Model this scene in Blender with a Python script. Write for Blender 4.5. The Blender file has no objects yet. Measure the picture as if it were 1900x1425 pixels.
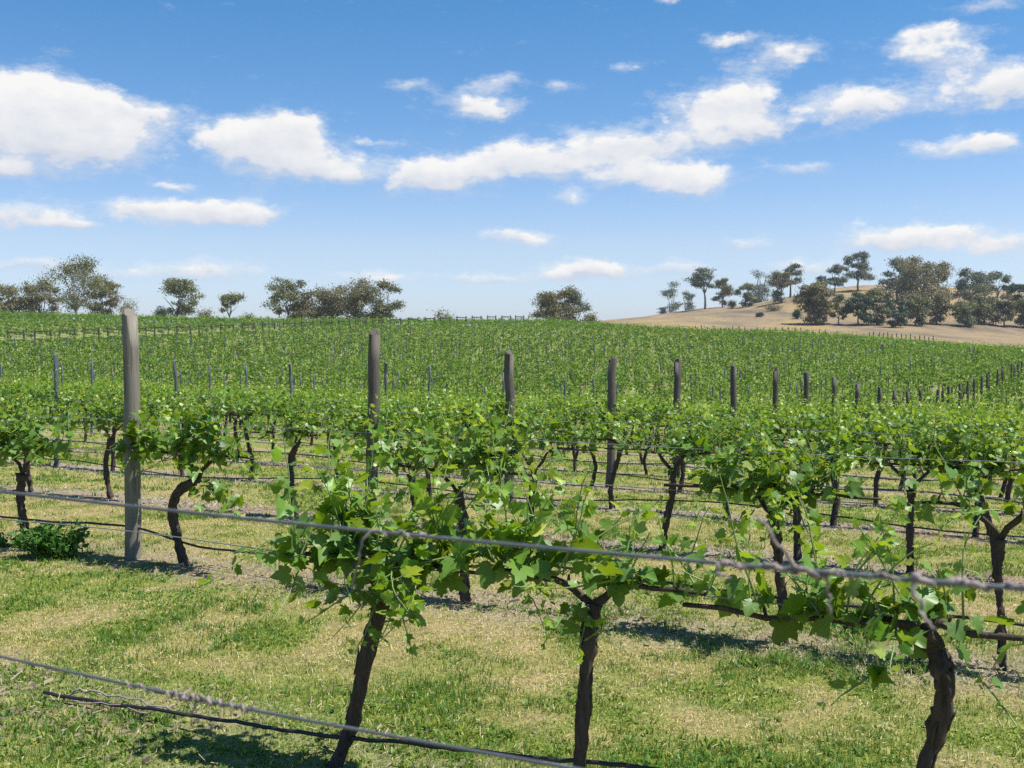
import bpy, math, random
import numpy as np
from mathutils import Vector

PI = math.pi
HAZE = .0002
rad = math.radians
scn = bpy.context.scene
col = scn.collection
RNG = np.random.default_rng(7)

# ------------------------------------------------------------------ frame of reference
CAMZ = 1.63                       # eye height above the grass at the front row
FPX = 2000.0                      # focal length in photograph pixels (1900 wide)
TILT = math.atan(92.5 / FPX)
TH = math.atan(0.5)               # rows run 26.6 degrees off the picture plane
NV = np.array([math.sin(TH), math.cos(TH)])     # across the rows (away)
RV = np.array([-math.cos(TH), math.sin(TH)])    # along the rows (to the left, away)
ROTZ = math.atan2(-NV[0], NV[1])                # local +x = to the right along the row
ROW0, ROWS = 3.3, 2.5             # first row and the row spacing


def pix(x, y):
    dx = (x - 950.0) / FPX
    dy = -(y - 712.5) / FPX
    c, s = math.cos(TILT), math.sin(TILT)
    return np.array([dx, dy * s + c, dy * c - s])


def sstep(a, b, x):
    t = np.clip((x - a) / (b - a), 0, 1)
    return t * t * (3 - 2 * t)


def smooth_table(xs, zs, lo, hi, step, width):
    g = np.arange(lo, hi + step, step)
    v = np.interp(g, xs, zs)
    k = int(width / step) | 1
    for _ in range(3):
        pad = np.concatenate([np.full(k // 2, v[0]), v, np.full(k // 2, v[-1])])
        v = np.convolve(pad, np.ones(k) / k, mode='valid')
    return g, v


_zp = smooth_table([-50, 3.3, 5.8, 8.3, 10.8, 13.3, 15.8, 20.8, 25.8, 30.8, 35.8, 45.8, 55.8, 68, 78, 400],
                   [-1.6, -1.62, -1.64, -1.74, -1.88, -2.02, -2.20, -2.46, -2.79, -3.25, -3.62, -3.87, -3.85, -3.61, -3.5, -3.5],
                   -50, 400, 0.5, 3.0)
_cols = []
for _u, _ys, _zs in (
        (-.62, (50, 70, 100, 124, 160, 205, 240, 320, 700, 4000), (-3.85, -3.8, -2.9, -1.4, .7, 3.2, 2.4, -1, -8, -14)),
        (-.475, (60, 80, 100, 124, 160, 200, 230, 300, 700, 4000), (-3.85, -3.6, -2.9, -1.4, .7, 3.2, 2.4, -1, -8, -14)),
        (-.2, (55, 80, 100, 130, 155, 185, 215, 290, 700, 4000), (-3.85, -3.5, -2.9, -1.2, .35, 1.7, .9, -3, -8, -14)),
        (.025, (50, 80, 100, 130, 175, 205, 280, 700, 4000), (-3.87, -3.6, -2.9, -1.1, 1.5, .7, -3, -8, -14)),
        (.25, (45, 70, 90, 120, 150, 180, 250, 700, 4000), (-3.87, -3.7, -3.2, -1.8, -.5, -1.2, -3.5, -8, -14)),
        (.475, (41, 71, 100, 125, 145, 175, 250, 700, 4000), (-3.87, -3.55, -3.2, -2.9, -2.75, -3.6, -5, -8, -14)),
        (.75, (36, 60, 100, 125, 145, 175, 250, 700, 4000), (-3.87, -3.6, -3.5, -3.6, -3.8, -4.4, -5.5, -8, -14))):
    _g, _v = smooth_table(_ys, _zs, 0, 4000, 2.0, 13.0)
    _cols.append((_u, _g, _v))
CREST_U = [-.62, -.475, -.2, .025, .25, .475, .75]
CREST_Y = [205, 200, 185, 175, 150, 145, 145]


def crest(u):
    return np.interp(u, CREST_U, CREST_Y)


def ground(X, Y):
    X = np.asarray(X, float); Y = np.asarray(Y, float)
    p = X * NV[0] + Y * NV[1]
    u = np.clip(X / np.maximum(Y, 20.0), -.62, .75)
    near = np.interp(p, _zp[0], _zp[1])
    far = np.zeros_like(near)
    us = [c[0] for c in _cols]
    vals = [np.interp(Y, c[1], c[2]) for c in _cols]
    k = np.clip(np.searchsorted(us, u) - 1, 0, len(us) - 2)
    for i in range(len(us) - 1):
        f = (u - us[i]) / (us[i + 1] - us[i])
        f = f * f * (3 - 2 * f) * .5 + f * .5
        far = np.where(k == i, vals[i] * (1 - f) + vals[i + 1] * f, far)
    w = sstep(38, 62, p)
    bumps = .02 * np.sin(X * 2.1 + 1.3 * np.sin(Y * .9)) * np.cos(Y * 1.7 + X * .4)
    return near * (1 - w) + far * w + CAMZ + bumps * .6


RIDGE_X = [1060, 1170, 1230, 1300, 1380, 1440, 1480, 1520, 1600, 1700, 1780, 1850, 1950, 2200, 2500]
RIDGE_Y = [600, 590, 583, 574, 566, 553, 546, 539, 531, 529, 534, 540, 552, 580, 604]
FOOT_X = [1090, 1200, 1500, 1700, 1900, 2500]
FOOT_Y = [607, 600, 607, 612, 622, 632]
EDGE_X = [1090, 1200, 1300, 1400, 1600, 1750, 1900, 2500]
EDGE_Y = [612, 606, 612, 618, 632, 642, 650, 665]


def hill(X, Y):
    X = np.asarray(X, float); Y = np.asarray(Y, float)
    x = 950 + FPX * X / np.maximum(Y, 20)
    ru, _ = RIDGE_X, 0
    zr = (620 - np.interp(x, RIDGE_X, RIDGE_Y)) * 380 / FPX
    zf = (620 - np.interp(x, FOOT_X, FOOT_Y)) * 250 / FPX
    ze = (620 - np.interp(x, EDGE_X, EDGE_Y)) * 165 / FPX
    a = ze + (zf - ze) * np.clip((Y - 165) / 85, -1.2, 1)
    s = np.clip((Y - 250) / 130, 0, 1)
    s = s * .55 + .45 * s * s * (3 - 2 * s)
    z = a + (zr - zf) * s
    z = z - np.maximum(Y - 380, 0) * .09
    z = z + .35 * np.sin(X * .11 + 1) * np.sin(Y * .07) * sstep(200, 280, Y)
    z = z - 12 * (1 - sstep(.01, .085, X / np.maximum(Y, 20)))
    z = z - 5 * (1 - sstep(148, 163, Y))
    return z + CAMZ


def pt(p, t, z=0.0):
    xy = NV * p + RV * t
    return Vector((xy[0], xy[1], float(ground(xy[0], xy[1])) + z))


def at_plane(x, y, p):
    """point of the row plane at distance p seen at photograph pixel x, y"""
    d = pix(x, y)
    k = p / (d[0] * NV[0] + d[1] * NV[1])
    return Vector((d[0] * k, d[1] * k, d[2] * k + CAMZ))


def t_of(v):
    return v.x * RV[0] + v.y * RV[1]


# ------------------------------------------------------------------ helpers
class MB:
    """collects geometry with one float attribute per vertex"""

    def __init__(self):
        self.v, self.f, self.a, self.n = [], [], [], 0

    def add(self, V, F, a=0.0):
        V = np.asarray(V, float).reshape(-1, 3)
        self.v.append(V)
        self.f.append(np.asarray(F, int) + self.n)
        self.a.append(np.broadcast_to(np.asarray(a, float), (len(V),)))
        self.n += len(V)

    def tube(self, path, radii, sides=8, rough=0.0, rng=RNG, a=0.0, cap=True):
        path = np.asarray(path, float)
        n = len(path)
        radii = np.broadcast_to(np.asarray(radii, float), (n,))
        tan = np.gradient(path, axis=0)
        tan /= np.linalg.norm(tan, axis=1)[:, None] + 1e-12
        ref = np.array([0.31, 0.95, 0.05]) if abs(tan[0][1]) < .8 else np.array([1.0, .1, .1])
        ang = np.arange(sides) * 2 * PI / sides
        prof = 1 + rough * rng.normal(0, 1, sides) * .7
        V = []
        for i in range(n):
            b = np.cross(tan[i], ref); b /= np.linalg.norm(b)
            c = np.cross(b, tan[i])
            r = radii[i] * (prof + rough * rng.normal(0, .6, sides))
            V.append(path[i] + r[:, None] * (np.cos(ang)[:, None] * b + np.sin(ang)[:, None] * c))
        V = np.concatenate(V)
        F = []
        for i in range(n - 1):
            for j in range(sides):
                k = (j + 1) % sides
                F.append((i * sides + j, i * sides + k, (i + 1) * sides + k, (i + 1) * sides + j))
        if cap:
            base = len(V)
            V = np.vstack([V, path[:1], path[-1:]])
            for j in range(sides):
                k = (j + 1) % sides
                F.append((base, k, j, j))
                F.append((base + 1, (n - 1) * sides + j, (n - 1) * sides + k, (n - 1) * sides + k))
        self.add(V, np.array(F), a)

    def box(self, c, s, rot=0.0):
        x, y, z = s[0] / 2, s[1] / 2, s[2] / 2
        V = np.array([(-x, -y, -z), (x, -y, -z), (x, y, -z), (-x, y, -z), (-x, -y, z), (x, -y, z), (x, y, z), (-x, y, z)])
        cr, sr = math.cos(rot), math.sin(rot)
        V = np.stack([V[:, 0] * cr - V[:, 1] * sr, V[:, 0] * sr + V[:, 1] * cr, V[:, 2]], 1) + np.asarray(c)
        self.add(V, np.array([(0, 3, 2, 1), (4, 5, 6, 7), (0, 1, 5, 4), (1, 2, 6, 5), (2, 3, 7, 6), (3, 0, 4, 7)]))

    def mesh(self, name, mat, smooth=True, flat_caps=False):
        V = np.concatenate(self.v); A = np.concatenate(self.a)
        loops, tot = [], []
        for F in self.f:
            if F.shape[1] == 4:
                tri = F[:, 2] == F[:, 3]
                if tri.any():
                    loops.append(F[~tri].ravel()); tot.append(np.full((~tri).sum(), 4))
                    loops.append(F[tri][:, :3].ravel()); tot.append(np.full(tri.sum(), 3))
                    continue
            loops.append(F.ravel()); tot.append(np.full(len(F), F.shape[1]))
        loops = np.concatenate(loops).astype(np.int32); tot = np.concatenate(tot).astype(np.int32)
        start = np.concatenate([[0], np.cumsum(tot)[:-1]]).astype(np.int32)
        me = bpy.data.meshes.new(name)
        me.vertices.add(len(V)); me.vertices.foreach_set('co', V.astype(np.float32).ravel())
        me.loops.add(len(loops)); me.loops.foreach_set('vertex_index', loops)
        me.polygons.add(len(tot)); me.polygons.foreach_set('loop_start', start)
        me.polygons.foreach_set('loop_total', tot)
        me.polygons.foreach_set('use_smooth', np.full(len(tot), smooth))
        at = me.attributes.new('tint', 'FLOAT', 'POINT')
        at.data.foreach_set('value', A.astype(np.float32))
        me.update(calc_edges=True)
        me.validate()
        if flat_caps:
            for p_ in me.polygons:
                if p_.loop_total == 3: p_.use_smooth = False
        me.materials.append(mat)
        return me

    def build(self, name, mat, parent=None, smooth=True):
        return link(name, self.mesh(name, mat, smooth), parent)


def link(name, me, parent=None):
    o = bpy.data.objects.new(name, me)
    col.objects.link(o)
    if parent is not None:
        o.parent = parent
    return o


def empty(name, loc=(0, 0, 0), rz=0.0):
    o = bpy.data.objects.new(name, None)
    o.empty_display_size = .1
    o.location = loc; o.rotation_euler = (0, 0, rz)
    col.objects.link(o)
    return o


def tag(o, label=None, cat=None, group=None, kind=None):
    if label: o['label'] = label
    if cat: o['category'] = cat
    if group: o['group'] = group
    if kind: o['kind'] = kind
    return o


ORD = ('zeroth first second third fourth fifth sixth seventh eighth ninth tenth eleventh twelfth thirteenth fourteenth fifteenth '
       'sixteenth seventeenth eighteenth nineteenth twentieth').split()
ORD += ['twenty-' + w for w in ORD[1:10]] + ['thirtieth'] + ['thirty-' + w for w in ORD[1:10]] + ['fortieth']
ORD += ['forty-' + w for w in ORD[1:10]]


# ------------------------------------------------------------------ materials
def new_mat(name):
    m = bpy.data.materials.new(name)
    m.use_nodes = True
    nt = m.node_tree
    for n in list(nt.nodes):
        nt.nodes.remove(n)
    return m, nt


def N(nt, kind, **kw):
    n = nt.nodes.new(kind)
    for k, v in kw.items():
        if k.startswith('i_'):
            key = k[2:]
            n.inputs[int(key) if key.isdigit() else key.replace('_', ' ')].default_value = v
        else:
            setattr(n, k, v)
    return n


def ramp(nt, stops, interp='LINEAR'):
    r = nt.nodes.new('ShaderNodeValToRGB')
    r.color_ramp.interpolation = interp
    el = r.color_ramp.elements
    el[0].position, el[0].color = stops[0][0], (*stops[0][1], 1)
    el[1].position, el[1].color = stops[-1][0], (*stops[-1][1], 1)
    for p, c in stops[1:-1]:
        e = el.new(p); e.color = (*c, 1)
    return r


def mixc(nt, fac, a, b, mode='MIX'):
    m = nt.nodes.new('ShaderNodeMix'); m.data_type = 'RGBA'; m.blend_type = mode
    L = nt.links
    for sock, v in ((m.inputs[0], fac), (m.inputs[6], a), (m.inputs[7], b)):
        if isinstance(v, (int, float)): sock.default_value = v
        elif isinstance(v, tuple): sock.default_value = (*v, 1)
        else: L.new(v, sock)
    return m.outputs[2]


def noise(nt, vec, scale, detail=4, rough=.55, dim='3D'):
    n = N(nt, 'ShaderNodeTexNoise', noise_dimensions=dim)
    n.inputs['Scale'].default_value = scale
    n.inputs['Detail'].default_value = detail
    n.inputs['Roughness'].default_value = rough
    if vec is not None: nt.links.new(vec, n.inputs['Vector'])
    return n


def mathn(nt, op, a, b=None, c=None, clamp=False):
    n = nt.nodes.new('ShaderNodeMath'); n.operation = op; n.use_clamp = clamp
    for i, v in enumerate((a, b, c)):
        if v is None: continue
        if isinstance(v, (int, float)): n.inputs[i].default_value = v
        else: nt.links.new(v, n.inputs[i])
    return n.outputs[0]


def leaf_material(name, stops, trans=.35, tcol=(.30, .42, .05), rough=.42, spec=.4, under=None):
    m, nt = new_mat(name); L = nt.links
    at = N(nt, 'ShaderNodeAttribute', attribute_name='tint')
    r = ramp(nt, stops); L.new(at.outputs['Fac'], r.inputs[0])
    c = r.outputs[0]
    geo = N(nt, 'ShaderNodeNewGeometry')
    if under:
        c = mixc(nt, mathn(nt, 'MULTIPLY', geo.outputs['Backfacing'], .65), c, under)
    no = noise(nt, geo.outputs['Position'], 35, 2)
    c = mixc(nt, .35, c, mixc(nt, no.outputs[0], c, (.5, .5, .5), 'MULTIPLY'), 'MIX')
    b = N(nt, 'ShaderNodeBsdfPrincipled')
    b.inputs['Roughness'].default_value = rough
    b.inputs['Specular IOR Level'].default_value = spec
    L.new(c, b.inputs['Base Color'])
    t = N(nt, 'ShaderNodeBsdfTranslucent')
    tr = mixc(nt, .55, c, tcol)
    L.new(tr, t.inputs['Color'])
    mx = N(nt, 'ShaderNodeMixShader'); mx.inputs[0].default_value = trans
    L.new(b.outputs[0], mx.inputs[1]); L.new(t.outputs[0], mx.inputs[2])
    o = N(nt, 'ShaderNodeOutputMaterial'); L.new(mx.outputs[0], o.inputs[0])
    return m


def bark_material(name, dark, light, scale=30, stretch=(1, 1, .18), bump=.6, rough=.9, dist=.01):
    m, nt = new_mat(name); L = nt.links
    tc = N(nt, 'ShaderNodeTexCoord')
    mp = N(nt, 'ShaderNodeMapping'); mp.inputs['Scale'].default_value = stretch
    L.new(tc.outputs['Object'], mp.inputs['Vector'])
    n1 = noise(nt, mp.outputs[0], scale, 6, .65)
    n2 = noise(nt, tc.outputs['Object'], scale * .18, 3)
    f = mathn(nt, 'MULTIPLY_ADD', n1.outputs[0], 1.5, -.35, True)
    c = mixc(nt, f, dark, light)
    c = mixc(nt, mathn(nt, 'MULTIPLY_ADD', n2.outputs[0], 1.6, -.5, True), c, tuple(.55 * x for x in light))
    b = N(nt, 'ShaderNodeBsdfPrincipled'); b.inputs['Roughness'].default_value = rough
    b.inputs['Specular IOR Level'].default_value = .2
    L.new(c, b.inputs['Base Color'])
    bp = N(nt, 'ShaderNodeBump'); bp.inputs['Strength'].default_value = bump; bp.inputs['Distance'].default_value = dist
    L.new(n1.outputs[0], bp.inputs['Height']); L.new(bp.outputs[0], b.inputs['Normal'])
    o = N(nt, 'ShaderNodeOutputMaterial'); L.new(b.outputs[0], o.inputs[0])
    return m


def plain_material(name, c, rough=.5, metal=0.0, var=.3, scale=20):
    m, nt = new_mat(name); L = nt.links
    tc = N(nt, 'ShaderNodeTexCoord')
    n1 = noise(nt, tc.outputs['Object'], scale, 4)
    cc = mixc(nt, n1.outputs[0], tuple(x * (1 - var) for x in c), tuple(x * (1 + var) for x in c))
    b = N(nt, 'ShaderNodeBsdfPrincipled'); b.inputs['Roughness'].default_value = rough; b.inputs['Metallic'].default_value = metal
    L.new(cc, b.inputs['Base Color'])
    o = N(nt, 'ShaderNodeOutputMaterial'); L.new(b.outputs[0], o.inputs[0])
    return m


M = {}
LEAF_T = .37
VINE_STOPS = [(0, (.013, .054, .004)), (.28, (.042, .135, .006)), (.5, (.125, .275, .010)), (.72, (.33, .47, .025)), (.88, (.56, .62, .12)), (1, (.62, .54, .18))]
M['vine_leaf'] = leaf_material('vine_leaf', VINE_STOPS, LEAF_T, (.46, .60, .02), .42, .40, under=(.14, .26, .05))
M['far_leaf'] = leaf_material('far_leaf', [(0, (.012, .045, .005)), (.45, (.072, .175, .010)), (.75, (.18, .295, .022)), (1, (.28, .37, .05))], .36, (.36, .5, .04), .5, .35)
M['grass_blade'] = leaf_material('grass_blade', [(0, (.035, .13, .014)), (.3, (.09, .20, .022)), (.5, (.25, .30, .04)), (.68, (.34, .35, .07)), (.84, (.53, .45, .15)), (1, (.68, .57, .27))],
                                 .3, (.30, .34, .06), .55, .25)
M['weed_leaf'] = leaf_material('weed_leaf', [(0, (.02, .085, .014)), (1, (.10, .25, .03))], .3, (.16, .32, .03), .5, .3)
M['gum_olive'] = leaf_material('gum_olive', [(0, (0.06, 0.0672, 0.0288)), (0.5, (0.18, 0.186, 0.0744)), (1, (0.432, 0.396, 0.18))], .34, (.26, .27, .10), .5, .35)
M['gum_brown'] = leaf_material('gum_brown', [(0, (0.0626, 0.0624, 0.0296)), (0.5, (0.2052, 0.186, 0.0798)), (1, (0.432, 0.396, 0.1938))], .34, (.32, .26, .10), .5, .35)
M['gum_blue'] = leaf_material('gum_blue', [(0, (0.0504, 0.0648, 0.0408)), (0.5, (0.15, 0.174, 0.102)), (1, (0.36, 0.372, 0.228))], .32, (.22, .25, .14), .5, .35)
M['gum_dark'] = leaf_material('gum_dark', [(0, (0.024, 0.0432, 0.0216)), (0.5, (0.072, 0.102, 0.0432)), (1, (0.18, 0.204, 0.096))], .3, (.14, .2, .07), .5, .3)
M['vine_bark'] = bark_material('vine_bark', (.010, .008, .007), (.145, .11, .088), 60, (1, 1, .15), .9)
M['dry_cane'] = bark_material('dry_cane', (.16, .12, .115), (.42, .35, .34), 90, (1, 1, 1), .5, .85, .002)
M['shoot'] = plain_material('shoot', (.16, .24, .06), .5)
M['gum_bark'] = bark_material('gum_bark', (.16, .135, .115), (.62, .57, .52), 1.2, (1, 1, .4), .2, .8)
M['gum_bark_dark'] = bark_material('gum_bark_dark', (.05, .042, .038), (.22, .18, .155), 1.2, (1, 1, .4), .2, .9)
M['wire'] = plain_material('wire', (.125, .135, .15), .5, .35, .35, 60)
M['wire_thin'] = plain_material('wire_thin', (.26, .26, .27), .5, .5, .3, 8)
M['pipe'] = plain_material('pipe', (.016, .016, .017), .55, 0, .3, 10)
M['steel'] = plain_material('steel', (.10, .112, .13), .6, .15, .3, 6)
M['brace_wood'] = plain_material('brace_wood', (.045, .038, .034), .9, 0, .4, 4)


def post_material():
    m, nt = new_mat('weathered_post'); L = nt.links
    tc = N(nt, 'ShaderNodeTexCoord'); oi = N(nt, 'ShaderNodeObjectInfo')
    add = N(nt, 'ShaderNodeVectorMath', operation='ADD')
    cmb = N(nt, 'ShaderNodeCombineXYZ')
    L.new(mathn(nt, 'MULTIPLY', oi.outputs['Random'], 30.0), cmb.inputs[2])
    L.new(tc.outputs['Object'], add.inputs[0]); L.new(cmb.outputs[0], add.inputs[1])
    mp = N(nt, 'ShaderNodeMapping'); mp.inputs['Scale'].default_value = (1, 1, .035)
    L.new(add.outputs[0], mp.inputs['Vector'])
    grain = noise(nt, mp.outputs[0], 110, 5, .7)
    big = noise(nt, add.outputs[0], 5, 4)
    crack = noise(nt, mp.outputs[0], 38, 2, .5)
    c = mixc(nt, mathn(nt, 'MULTIPLY_ADD', grain.outputs[0], 1.8, -.45, True), (.10, .09, .075), (.40, .37, .315))
    c = mixc(nt, mathn(nt, 'MULTIPLY_ADD', big.outputs[0], 2.2, -.75, True), c, (.27, .255, .22))
    c = mixc(nt, mathn(nt, 'MULTIPLY_ADD', oi.outputs['Random'], .25, .1), c, (.10, .092, .08))
    c = mixc(nt, 1.0, c, oi.outputs['Color'], 'MULTIPLY')
    cr = mathn(nt, 'MULTIPLY_ADD', crack.outputs[0], -9.0, 3.4, True)
    c = mixc(nt, cr, c, (.045, .038, .032))
    b = N(nt, 'ShaderNodeBsdfPrincipled'); b.inputs['Roughness'].default_value = .9
    b.inputs['Specular IOR Level'].default_value = .15
    L.new(c, b.inputs['Base Color'])
    bp = N(nt, 'ShaderNodeBump'); bp.inputs['Strength'].default_value = .6; bp.inputs['Distance'].default_value = .006
    L.new(mathn(nt, 'SUBTRACT', grain.outputs[0], cr), bp.inputs['Height']); L.new(bp.outputs[0], b.inputs['Normal'])
    o = N(nt, 'ShaderNodeOutputMaterial'); L.new(b.outputs[0], o.inputs[0])
    return m


M['post'] = post_material()


def ground_material():
    m, nt = new_mat('vineyard_ground'); L = nt.links
    geo = N(nt, 'ShaderNodeNewGeometry'); P = geo.outputs['Position']
    at = N(nt, 'ShaderNodeAttribute', attribute_name='tint')      # how green the sward is here
    dot = N(nt, 'ShaderNodeVectorMath', operation='DOT_PRODUCT')
    L.new(P, dot.inputs[0]); dot.inputs[1].default_value = (NV[0], NV[1], 0)
    q = mathn(nt, 'MULTIPLY_ADD', dot.outputs['Value'], 1 / ROWS, -ROW0 / ROWS + .5)
    fr = mathn(nt, 'ABSOLUTE', mathn(nt, 'SUBTRACT', mathn(nt, 'FRACT', q), .5))   # 0 on a row
    n0 = noise(nt, P, 2.2, 5, .6)
    dstr = N(nt, 'ShaderNodeMapRange'); L.new(dot.outputs['Value'], dstr.inputs[0]); dstr.inputs[1].default_value = 4; dstr.inputs[2].default_value = 9; dstr.inputs[3].default_value = .35; dstr.inputs[4].default_value = .95
    strip = mathn(nt, 'MULTIPLY_ADD', mathn(nt, 'MULTIPLY_ADD', n0.outputs[0], .22, fr), -9.0, 2.9, True)
    fine = noise(nt, P, 46, 5, .7)
    med = noise(nt, P, 9, 5, .65)
    fmul = mathn(nt, 'MULTIPLY_ADD', fine.outputs[0], 2.0, -.5, True)
    straw = mixc(nt, fmul, (.085, .068, .032), (.42, .34, .155))
    straw = mixc(nt, mathn(nt, 'MULTIPLY_ADD', noise(nt, P, 3.1, 4).outputs[0], 3.5, -1.75, True), straw, mixc(nt, fmul, (.19, .125, .07), (.54, .41, .25)))
    green = mixc(nt, fmul, (.05, .09, .014), (.27, .30, .06))
    gfac = mathn(nt, 'ADD', at.outputs['Fac'], mathn(nt, 'MULTIPLY_ADD', med.outputs[0], 1.2, -.6), None, True)
    c = mixc(nt, gfac, straw, green)
    mul = mixc(nt, fmul, (.10, .08, .06), (.40, .34, .27))
    red = mixc(nt, fmul, (.13, .075, .045), (.34, .21, .13))
    bare = mixc(nt, mathn(nt, 'MULTIPLY_ADD', noise(nt, P, .35, 3).outputs[0], 4.0, -1.9, True), mul, red)
    c = mixc(nt, mathn(nt, 'MULTIPLY', strip, dstr.outputs[0]), c, bare)
    b = N(nt, 'ShaderNodeBsdfPrincipled'); b.inputs['Roughness'].default_value = .95
    b.inputs['Specular IOR Level'].default_value = .1
    L.new(c, b.inputs['Base Color'])
    bp = N(nt, 'ShaderNodeBump'); bp.inputs['Strength'].default_value = .7; bp.inputs['Distance'].default_value = .03
    L.new(fine.outputs[0], bp.inputs['Height']); L.new(bp.outputs[0], b.inputs['Normal'])
    o = N(nt, 'ShaderNodeOutputMaterial'); L.new(b.outputs[0], o.inputs[0])
    return m


def hill_material():
    m, nt = new_mat('dry_hill'); L = nt.links
    geo = N(nt, 'ShaderNodeNewGeometry'); P = geo.outputs['Position']
    mp = N(nt, 'ShaderNodeMapping'); mp.inputs['Scale'].default_value = (1, .35, 3)
    L.new(P, mp.inputs['Vector'])
    a = noise(nt, mp.outputs[0], .06, 9, .68)
    b_ = noise(nt, P, .9, 6, .75)
    c = ramp(nt, [(0.3, (0.134, 0.104, 0.08)), (0.42, (0.244, 0.189, 0.123)), (0.52, (0.366, 0.268, 0.152)), (0.62, (0.451, 0.317, 0.123)), (0.75, (0.305, 0.189, 0.065))])
    L.new(a.outputs[0], c.inputs[0])
    cc = mixc(nt, mathn(nt, 'MULTIPLY_ADD', b_.outputs[0], 1.5, -.4, True), mixc(nt, .6, c.outputs[0], (.09, .07, .045)), c.outputs[0])
    g = noise(nt, P, .09, 3)
    cc = mixc(nt, mathn(nt, 'MULTIPLY_ADD', g.outputs[0], 4, -2.3, True), cc, (.18, .17, .08))
    b = N(nt, 'ShaderNodeBsdfPrincipled'); b.inputs['Roughness'].default_value = .95
    b.inputs['Specular IOR Level'].default_value = .1
    L.new(cc, b.inputs['Base Color'])
    bp = N(nt, 'ShaderNodeBump'); bp.inputs['Strength'].default_value = .9; bp.inputs['Distance'].default_value = .5
    L.new(b_.outputs[0], bp.inputs['Height']); L.new(bp.outputs[0], b.inputs['Normal'])
    o = N(nt, 'ShaderNodeOutputMaterial'); L.new(b.outputs[0], o.inputs[0])
    return m


M['ground'] = ground_material()
M['hill'] = hill_material()


# ------------------------------------------------------------------ value noise for the sward
_NT = np.random.default_rng(11).random((256, 256))


def vnoise(x, y, s):
    x = x * s + 71.3; y = y * s + 33.7
    i = np.floor(x).astype(int); j = np.floor(y).astype(int)
    fx = x - i; fy = y - j
    fx = fx * fx * (3 - 2 * fx); fy = fy * fy * (3 - 2 * fy)
    g = lambda a, b: _NT[a & 255, b & 255]
    return (g(i, j) * (1 - fx) + g(i + 1, j) * fx) * (1 - fy) + (g(i, j + 1) * (1 - fx) + g(i + 1, j + 1) * fx) * fy


def row_dist(x, y):
    p = x * NV[0] + y * NV[1]
    q = (p - ROW0) / ROWS
    return np.abs(q - np.round(q)) * ROWS


def greenness(x, y):
    n = .26 * vnoise(x, y, .7) + .36 * vnoise(x + 9, y, 2.3) + .38 * vnoise(x, y + 5, 5.3)
    d = row_dist(x, y)
    p_ = x * NV[0] + y * NV[1]
    edge = np.exp(-((d - .55) / .28) ** 2) * .14 + np.where(p_ < 4.3, np.exp(-(d / .5) ** 2) * .22, 0) + np.exp(-(((p_ - 3.0) / .8) ** 2)) * .1 * (x < -.4)          # greener flank beside each vine row
    far = .22 * sstep(9, 20, y) + .9 * sstep(22, 45, y)
    return np.clip((n - .5) * 3.3 + .43 + edge + far, 0, 1.6)


# ------------------------------------------------------------------ ground and hill
def axis(fine_lo, fine_hi, step, lo, hi, grow):
    a = list(np.arange(fine_lo, fine_hi + 1e-6, step))
    d = step
    while a[-1] < hi:
        d *= grow; a.append(a[-1] + d)
    d = step
    while a[0] > lo:
        d *= grow; a.insert(0, a[0] - d)
    return np.array(a)


def sheet(name, xs, ys, zf, mat, attr=None):
    X, Y = np.meshgrid(xs, ys)
    Z = zf(X, Y)
    V = np.stack([X, Y, Z], -1).reshape(-1, 3)
    nx, ny = len(xs), len(ys)
    i, j = np.meshgrid(np.arange(nx - 1), np.arange(ny - 1))
    k = (j * nx + i).ravel()
    F = np.stack([k, k + 1, k + 1 + nx, k + nx], 1)
    mb = MB(); mb.add(V, F, attr(X, Y).ravel() if attr is not None else 0.0)
    return mb.build(name, mat)


g = sheet('ground', axis(-12, 12, .22, -3500, 3500, 1.045), axis(1, 26, .22, -400, 4500, 1.035), ground, M['ground'], greenness)
tag(g, kind='structure')
h = sheet('hill', np.linspace(2, 420, 170), np.linspace(128, 640, 170), hill, M['hill'])
tag(h, kind='structure')

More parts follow.
